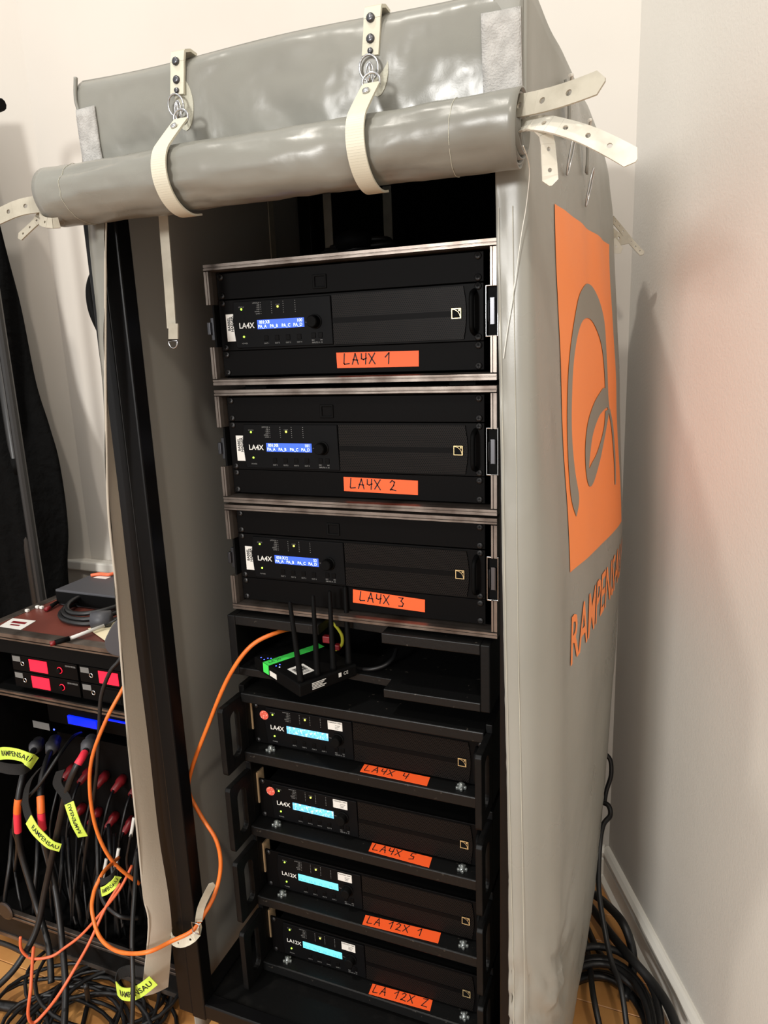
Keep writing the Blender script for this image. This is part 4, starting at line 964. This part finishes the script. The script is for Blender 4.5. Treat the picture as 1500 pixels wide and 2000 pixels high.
for k in range(3):
    MB().tube([(c0.x + (0.098 - 0.010 * k) * math.cos(t_), c0.y + (0.098 - 0.009 * k) * math.sin(t_), zl + 0.0065 + 0.010 * k + 0.003 * math.sin(2 * t_ + k)) for t_ in [2 * math.pi * j / 30 for j in range(30)]], 0.006, 8, True).build('turn', 'cable_black', cb, smooth=True)
MB().tube([(c0.x + 0.06, c0.y - 0.092, zl + 0.017), (c0.x + 0.10, c0.y - 0.07, zl + 0.017)], 0.022, None and 1 or 10).build('tie', 'grey_plastic', cb, smooth=True)
# antenna paddle hanging over the front edge
pd = thing('paddle_antenna', tuple(aty(228, 1265, 0.03)), 'dark grey rounded paddle antenna half hidden behind the grey flap', 'antenna')
m = MB(); ol = [aty(x, y, 0.03) for x, y in ((208, 1252), (214, 1235), (226, 1215), (250, 1195), (290, 1200), (300, 1240), (290, 1275), (262, 1284), (232, 1280), (214, 1271))]
ol = catmull(ol, 4, True); n_ = len(ol); m.v += [p + Vector((0, -0.008, 0)) for p in ol] + [p + Vector((0, 0.008, 0)) for p in ol]
m.f += [tuple(range(n_)), tuple(range(n_, 2 * n_))[::-1]] + [(i, n_ + i, n_ + (i + 1) % n_, (i + 1) % n_) for i in range(n_)]
m.build('paddle', 'grey_plastic', pd, bevel=0.004)
rdp = thing('rod_antenna', tuple(atz(110, 1262, zl)), 'white rod with black grip and red tip lying across the lid edge', 'rod')
r0, r1, r2, r3 = atz(98, 1258, zl + 0.006), atz(136, 1247, zl + 0.008), atz(203, 1222, zl + 0.012), atz(236, 1206, zl + 0.03)
MB().tube([r0, r0.lerp(r1, 0.25)], 0.006, 8).build('tip', 'red_plastic', rdp, smooth=True)
MB().tube([r0.lerp(r1, 0.25), r1], 0.0065, 8).build('grip', 'rubber', rdp, smooth=True)
MB().tube([r1, r2], 0.0045, 8).build('rod', 'cable_white', rdp, smooth=True)
MB().tube([r2, r3], 0.003, 8).build('lead', 'cable_black', rdp, smooth=True)
q = [atz(x, y, zl - 0.0015) for x, y in ((25, 1208), (70, 1213), (40, 1231), (-2, 1224))]
st = MB().hexa(q, [p + Vector((0, 0, 0.001)) for p in q]).build('sticker', 'sticker_white', sc)
m = MB(); e1, e2 = (q[1] - q[0]), (q[3] - q[0])
for (a, b, c, d) in ((0.2, 0.8, 0.28, 0.5), (0.3, 0.7, 0.62, 0.75)):
    w_ = [q[0] + e1 * s + e2 * t + Vector((0, 0, 0.0012)) for s, t in ((a, c), (b, c), (b, d), (a, d))]; m.add(w_, [(0, 1, 2, 3)])
m.build('sticker_print', 'red_plastic', sc)
q = [atz(x, y, zl + 0.0008) for x, y in ((172, 1228), (230, 1213), (230, 1250), (206, 1252))]
MB().hexa(q, [p + Vector((0, 0, 0.0008)) for p in q]).build('paper_sheet', 'paper', None, label='pale paper sheet lying on the lid beside the grey flap', cat='paper')
for k, (x, y) in enumerate(((54, 1195), (74, 1188), (82, 1189))):
    p_ = atz(x, y, zl - 0.002); MB().box(p_.x - 0.005, p_.x + 0.005, p_.y - 0.005, p_.y + 0.004, zl - 0.002, zl + 0.006).build('tape_scrap', 'sticker_white', None, bevel=0.002, label='small white scrap lying on the brown lid', cat='scrap', group='white scraps on the lid')
plg = thing('antenna_plug', tuple(atz(95, 1190, zl - 0.002)), 'black plug with red tip and thin lead on the brown lid', 'plug')
a, b, c = atz(89, 1191, zl + 0.005), atz(97, 1186, zl + 0.006), atz(118, 1172, zl + 0.008)
MB().tube([a, b], 0.006, 8).build('tip', 'red_plastic', plg, smooth=True); MB().tube([b, c], [0.006, 0.0045], 8).build('grip', 'rubber', plg, smooth=True)
MB().tube(catmull([c, atz(130, 1168, zl + 0.006), atz(165, 1180, zl + 0.004), atz(200, 1180, zl + 0.004)], 5), 0.002, 6).build('lead', 'cable_black', plg, smooth=True)
cable([atz(178, 1124, zl + 0.047), atz(195, 1121, zl + 0.05), atz(212, 1122, zl + 0.05), atz(226, 1119, zl + 0.05)], 0.005, 'cable_pink', 'orange cable lying on top of the flat equipment box')

# cables in front of the side rack
cable([(262, 1230, 0.0), (236, 1285, -0.01), (215, 1312, -0.02), (198, 1360, -0.025), (194, 1420, -0.03), (190, 1500, -0.03), (180, 1580, -0.02), (168, 1660, 0.0), (160, 1740, 0.05)], 0.0045, 'cable_black', 'black cable hanging down from the paddle antenna')
cable([(158, 1432, 0.16), (140, 1442, 0.10), (112, 1480, 0.02), (75, 1535, -0.02), (35, 1580, -0.03), (27, 1620, -0.03), (34, 1650, -0.01), (30, 1700, 0.03)], 0.0045, 'cable_black', 'thin black cable running diagonally out of the side rack')
def plugged(pts, name_label, r=0.008, rings=()):
    t = thing('stage_cable', tuple(aty(*pts[-1])), name_label, 'cable')
    q = catmull([aty(*p) for p in pts], 7)
    MB().tube(q, r, 9).build('cable_run', 'cable_black', t, smooth=True)
    d = (q[1] - q[0]).normalized(); MB().tube([q[0] - d * 0.05, q[0] - d * 0.02, q[0] - d * 0.018, q[0] + d * 0.012], [0.016, 0.016, 0.019, 0.012], 12).build('connector', 'grey_plastic', t, smooth=True)
    for (i0, i1, mm) in rings: MB().tube(q[i0:i1 + 1], r + 0.0012, 10, cap=False).build('marking_band', mm, t, smooth=True)
plugged([(68, 1462, 0.10), (58, 1480, 0.05), (46, 1510, 0.0), (36, 1560, -0.03), (34, 1600, -0.035), (40, 1660, -0.03), (60, 1730, -0.04), (75, 1780, -0.05), (95, 1850, -0.08), (100, 1920, -0.12)], 'thick black plugged cable with orange and red bands, leftmost', 0.0078, ((21, 26, 'orange_tape'), (26, 31, 'red_tape')))
plugged([(100, 1464, 0.10), (90, 1490, 0.05), (80, 1530, 0.0), (80, 1575, -0.03), (84, 1620, -0.035), (98, 1690, -0.03), (112, 1760, -0.05), (122, 1850, -0.09), (128, 1930, -0.14), (125, 2010, -0.2)], 'thick black plugged cable with orange and red bands, second from left', 0.0078, ((18, 23, 'orange_tape'), (23, 28, 'red_tape')))
plugged([(170, 1462, 0.02), (160, 1480, -0.02), (148, 1500, -0.04), (132, 1540, -0.05), (118, 1600, -0.05), (105, 1660, -0.05), (88, 1740, -0.06), (70, 1820, -0.09), (30, 1890, -0.14), (-20, 1940, -0.2)], 'thick black plugged cable with a red band, below the blue screen', 0.0078, ((4, 12, 'red_tape'),))
# more leads hanging in the open rack
random.seed(3)
for k in range(16):
    x = random.uniform(15, 265); y = random.uniform(1560, 1680); s = random.uniform(-28, 28)
    cable([(x, y, 0.10), (x + s * 0.3, y + 60, 0.03), (x + s, y + 130, 0.0), (x + s * 1.2, min(1800, y + 200), 0.01), (x + s * 1.8, min(1830, y + 240), 0.04)], random.choice((0.003, 0.004, 0.0055)), 'cable_black', 'thin black lead hanging in the open front of the side rack', group='leads in the side rack', n=5, k=6)
for k, (x, y) in enumerate(((262, 1610), (232, 1670), (208, 1690))):
    cable([(x, y - 14, 0.01), (x - 4, y + 10, 0.0), (x - 10, y + 40, -0.01), (x - 14 + 6 * k, y + 80, -0.01), (x, y + 150, 0.0)], 0.003, 'cable_black', ['black lead with white sleeve beside the grey flap', 'black lead with white sleeve above the small lime tag', 'black striped lead left of the small lime tag'][k])
    MB().tube(catmull([aty(x, y - 13, 0.008), aty(x - 4, y + 10, 0.0), aty(x - 7, y + 24, -0.004)], 4), 0.0042, 7).build('cable_sleeve', 'cable_white', None, smooth=True, label='white cable sleeve, %s' % ['nearest the grey flap', 'above the small lime tag', 'leftmost of the three'][k], cat='sleeve')
# lead coming down past the flap to the floor
cable([(268, 1660, -0.06), (263, 1740, -0.14), (258, 1830, -0.2), (260, 1920, -0.24), (258, 2010, -0.27)], 0.0048, 'cable_black', 'black lead hanging straight down in front of the orange loop')
cable([(195, 1737, -0.03), (205, 1765, -0.05), (235, 1790, -0.06), (270, 1793, -0.03)], 0.005, 'cable_black', 'black lead curving below the small lime tag')
# pink and orange thin cables on the floor side
cable([(258, 1690, 0.0), (235, 1735, -0.04), (200, 1780, -0.06), (160, 1825, -0.08), (128, 1850, -0.10), (100, 1868, -0.12), (62, 1872, -0.14), (42, 1855, -0.15), (40, 1830, -0.15)], 0.0034, 'cable_pink', 'thin orange cable sweeping left in front of the silver sill')
cable([(235, 1725, -0.02), (205, 1775, -0.06), (175, 1840, -0.10), (150, 1885, -0.14), (118, 1938, -0.18), (90, 1975, -0.2), (65, 1998, -0.22), (55, 1980, -0.23), (60, 1930, -0.22), (64, 1870, -0.17), (66, 1850, -0.15)], 0.0036, 'cable_pink', 'thin orange cable looping down to the floor at left')

# lime hook-and-loop tags
def tag(pts, wdir, width, text, tsize, label, back=None, flip=False, x0=0.05):
    t = thing('cable_tie', tuple(aty(*pts[0])), label, 'cable tie')
    q = catmull([aty(*p) for p in pts], 10); w = Vector(wdir).normalized(); ws = []
    for i, p in enumerate(q):
        tt = (q[min(i + 1, len(q) - 1)] - q[max(i - 1, 0)]).normalized(); ws.append((w - tt * w.dot(tt)).normalized())
    ribbon(q, ws, width).build('tag', 'lime', t, solid=0.0016)
    if text:
        cum = [0]
        for a, b in zip(q, q[1:]): cum.append(cum[-1] + (b - a).length)
        tot = cum[-1]
        def fn(u, v):
            s = max(0, min(tot * 0.999, tot * x0 + u)); s = tot - s if flip else s; i = max(k for k in range(len(cum) - 1) if cum[k] <= s); f = (s - cum[i]) / (cum[i + 1] - cum[i])
            c = q[i].lerp(q[i + 1], f); wv = ws[i]; tt = (q[i + 1] - q[i]).normalized(); n = tt.cross(wv); n = n if n.dot(CAM - c) > 0 else -n
            return c + wv * (v * (-1 if flip else 1)) + n * 0.0016
        wid_ = max(v.x for v in text2d(text, 0.012, 'LEFT', 0.0)[0]); tsize = min(tot * (0.97 - x0) / wid_, width * 0.62)
        m = put_text(MB(), text, fn, tsize, 0.012, 'LEFT', 1.0); m.build('lettering', 'black_ink', t)
    if back:
        q = catmull([aty(*p) for p in back], 8)
        ribbon(q, [w] * len(q), width * 0.95).build('hook_band', 'hook_tape', t, solid=0.002)
tag([(-8, 1474, -0.04), (10, 1471, -0.055), (35, 1474, -0.06), (55, 1482, -0.055), (68, 1491, -0.04)], (0.1, 0.1, 1), 0.029, 'RAMPENSAU', 0.0148, 'lime green cable tie with black lettering at the far left edge', [(-8, 1496, -0.04), (20, 1502, -0.05), (45, 1502, -0.045), (62, 1492, -0.02)], x0=0.26)
tag([(56, 1600, -0.05), (68, 1620, -0.062), (85, 1638, -0.068), (100, 1650, -0.068), (118, 1656, -0.06)], (0.9, 0.2, 0.75), 0.026, 'RAMPENSAU', 0.0135, 'lime green cable tie slanting between the thick black cables', [(78, 1500, -0.02), (56, 1530, -0.03), (50, 1570, -0.04), (60, 1606, -0.05)], x0=0.2)
tag([(135, 1568, -0.06), (142, 1590, -0.066), (150, 1612, -0.066), (162, 1634, -0.06)], (1, 0.2, 0.35), 0.026, 'RAMPENSAU', 0.0105, 'lime green cable tie with mirrored faint lettering, hanging near the orange loop', [(118, 1505, -0.05), (112, 1530, -0.055), (128, 1555, -0.058), (136, 1572, -0.06)], flip=True, x0=0.12)
tag([(198, 1742, -0.17), (208, 1738, -0.178), (220, 1728, -0.178), (231, 1712, -0.168)], (0.2, 0.1, 1), 0.018, 'RAMPENSAU', 0.0062, 'small lime green cable tie bundling the orange cable ends', [(188, 1716, -0.14), (200, 1722, -0.15), (216, 1714, -0.15), (226, 1700, -0.14)], x0=0.12)
tag([(228, 1930, -0.22), (238, 1940, -0.235), (255, 1942, -0.24), (275, 1934, -0.235), (300, 1915, -0.22)], (0, 0.1, 1), 0.026, 'RAMPENSAU', 0.0150, 'lime green cable tie near the floor below the grey flap', [(226, 1922, -0.21), (232, 1904, -0.2), (252, 1896, -0.19), (285, 1900, -0.19)], x0=0.22)

# tangle of black cable on the floor at left and coil at right
random.seed(11)
tg = thing('cable_tangle', (-0.66, -0.1, 0), 'tangle of black cable loops lying on the wooden floor at left', 'cable')
for k in range(16):
    c0 = Vector((-0.66 + random.uniform(-0.1, 0.1), -0.10 + random.uniform(-0.08, 0.07), 0.006 + 0.0075 * (k % 8))); ra, rb = random.uniform(0.10, 0.20), random.uniform(0.08, 0.15); ph = random.uniform(0, 6)
    MB().tube([c0 + Vector((ra * math.cos(a + ph), rb * math.sin(a + ph), 0.004 * math.sin(3 * a + k) + 0.004)) for a in [2 * math.pi * j / 26 for j in range(26)]], 0.0048, 6, True).build('turn', 'cable_black', tg, smooth=True)
cable([aty(-20, 1835, -0.1), aty(20, 1848, -0.12), aty(60, 1868, -0.14)], 0.006, 'cable_black', 'short black cable entering above the floor at the left edge')
cable([atz(-40, 1960, 0.012), atz(10, 1965, 0.012), atz(50, 1972, 0.012)], 0.012, 'cable_black', 'thick black cable end lying on the wooden floor at the left corner')
cable([atz(160, 2010, 0.01), atz(168, 1975, 0.015), atz(172, 1955, 0.03), aty(168, 1925, -0.16)], 0.006, 'cable_black', 'black lead with connector rising from the floor tangle')
# floor coil and runs behind the right wall of the cover
fc_ = thing('cable_coil', (0.44, 0.235, 0), 'thick black cable coil on the floor by the right wall', 'cable')
for k in range(9):
    rc_ = 0.20 - 0.011 * (k % 4); zc_ = 0.009 + 0.0165 * (k // 2) + 0.002 * k
    c0 = Vector((0.44, 0.235, zc_))
    MB().tube([c0 + Vector((rc_ * 0.62 * math.cos(a), rc_ * math.sin(a), 0.004 * math.sin(2 * a + k))) for a in [2 * math.pi * j / 36 for j in range(36)]], 0.0085, 8, True).build('turn', 'cable_black', fc_, smooth=True)
def rcab(pts, r, label): cable([aty(*p) for p in pts], r, 'cable_black', label)
rcab([(1180, 1470, 0.66), (1192, 1485, 0.66), (1193, 1515, 0.65), (1184, 1545, 0.64), (1180, 1570, 0.63)], 0.006, 'black cable loop peeping out behind the cover beside the wall corner')
rcab([(1172, 1566, 0.62), (1188, 1573, 0.6), (1192, 1592, 0.58), (1178, 1612, 0.55), (1171, 1660, 0.5), (1170, 1740, 0.45), (1182, 1820, 0.4), (1195, 1880, 0.35), (1213, 1930, 0.3), (1225, 2010, 0.25)], 0.0065, 'black cable hooked over and running down between cover and wall')
rcab([(1150, 1740, 0.64), (1180, 1762, 0.58), (1215, 1800, 0.48), (1234, 1850, 0.45), (1235, 1900, 0.42), (1220, 1950, 0.36)], 0.011, 'thick black cable bending away from the cover above the floor coil')
rcab([(1150, 1765, 0.62), (1190, 1820, 0.5), (1230, 1868, 0.4), (1275, 1920, 0.35), (1305, 1965, 0.3), (1325, 2015, 0.25)], 0.011, 'thick black cable running along the right skirting')
rcab([(1138, 1810, 0.6), (1150, 1870, 0.45), (1158, 1940, 0.28), (1172, 2010, 0.22)], 0.007, 'thin black cable falling in front of the floor coil')
rcab([(1140, 1795, 0.62), (1165, 1850, 0.5), (1195, 1890, 0.4), (1245, 1935, 0.36), (1275, 1975, 0.32)], 0.008, 'medium black cable crossing the floor coil')

# ================================================================== BLACK DRAPE and pole at the far left
dp = thing('stage_drape', (-1.55, 0.45, 0.0), 'black crumpled stage drape at the far left edge', 'drape')
YD = 0.58
edge = [(-60, 200), (0, 485), (25, 600), (55, 745), (85, 830), (105, 890), (116, 960), (121, 1040), (118, 1110), (125, 1180), (150, 1400)]
E_ = catmull([aty(x, y, YD) for x, y in edge], 6)
def drape(u, v):
    p = E_[round(v * (len(E_) - 1))].copy(); s = 0.9 * u
    p.x -= s; p.y += 0.03 * math.sin(s * 26 + v * 3) + 0.014 * math.sin(s * 60 + v * 9) - 0.45 * s
    return p
MB().grid(drape, 60, len(E_) - 1).build('cloth', 'black_cloth', dp, smooth=True, solid=0.003)
bt = [aty(150, 1400, YD)]
MB().grid(lambda u, v: (E_[-1].x - 0.9 * u, YD - 0.405 * u + 0.03 * math.sin(0.9 * u * 26 + 3) + 0.014 * math.sin(54 * u + 9), E_[-1].z * (1 - v) + 0.01 * v), 60, 6).build('cloth', 'black_cloth', dp, smooth=True, solid=0.003)
q0, q1 = aty(8, 640, YD - 0.06), aty(66, 1130, YD - 0.06)
ps = thing('drape_pole', (q1.x, q1.y, 0), 'dark metal pole standing in front of the black drape', 'pole')
MB().cyl((q1.x, q1.y, 0.0), (q1.x, q1.y, q0.z + 0.5), 0.017, None, 14).build('tube', 'pole', ps, smooth=True)
MB().cyl((q1.x, q1.y, q1.z + 0.35), (q1.x, q1.y, q1.z + 0.40), 0.021, None, 14).build('clamp', 'rubber', ps, smooth=True)
k0 = aty(0, 203, 0.44)
ck = thing('clamp_knob', tuple(k0 - Vector((0, 0, 0.02))), 'black clamp knob at the upper left edge', 'clamp')
MB().tube([k0 + Vector((-0.12, 0, -0.01)), k0 + Vector((-0.02, 0, 0)), k0 + Vector((-0.015, 0, 0)), k0 + Vector((0.006, 0, -0.002))], [0.012, 0.012, 0.019, 0.015], 10).build('knob', 'rubber', ck)
MB().cyl(k0 + Vector((-0.12, 0, -0.01)), Vector((k0.x - 0.12, k0.y, 0.0)), 0.014, None, 10).build('stand', 'pole', ck)
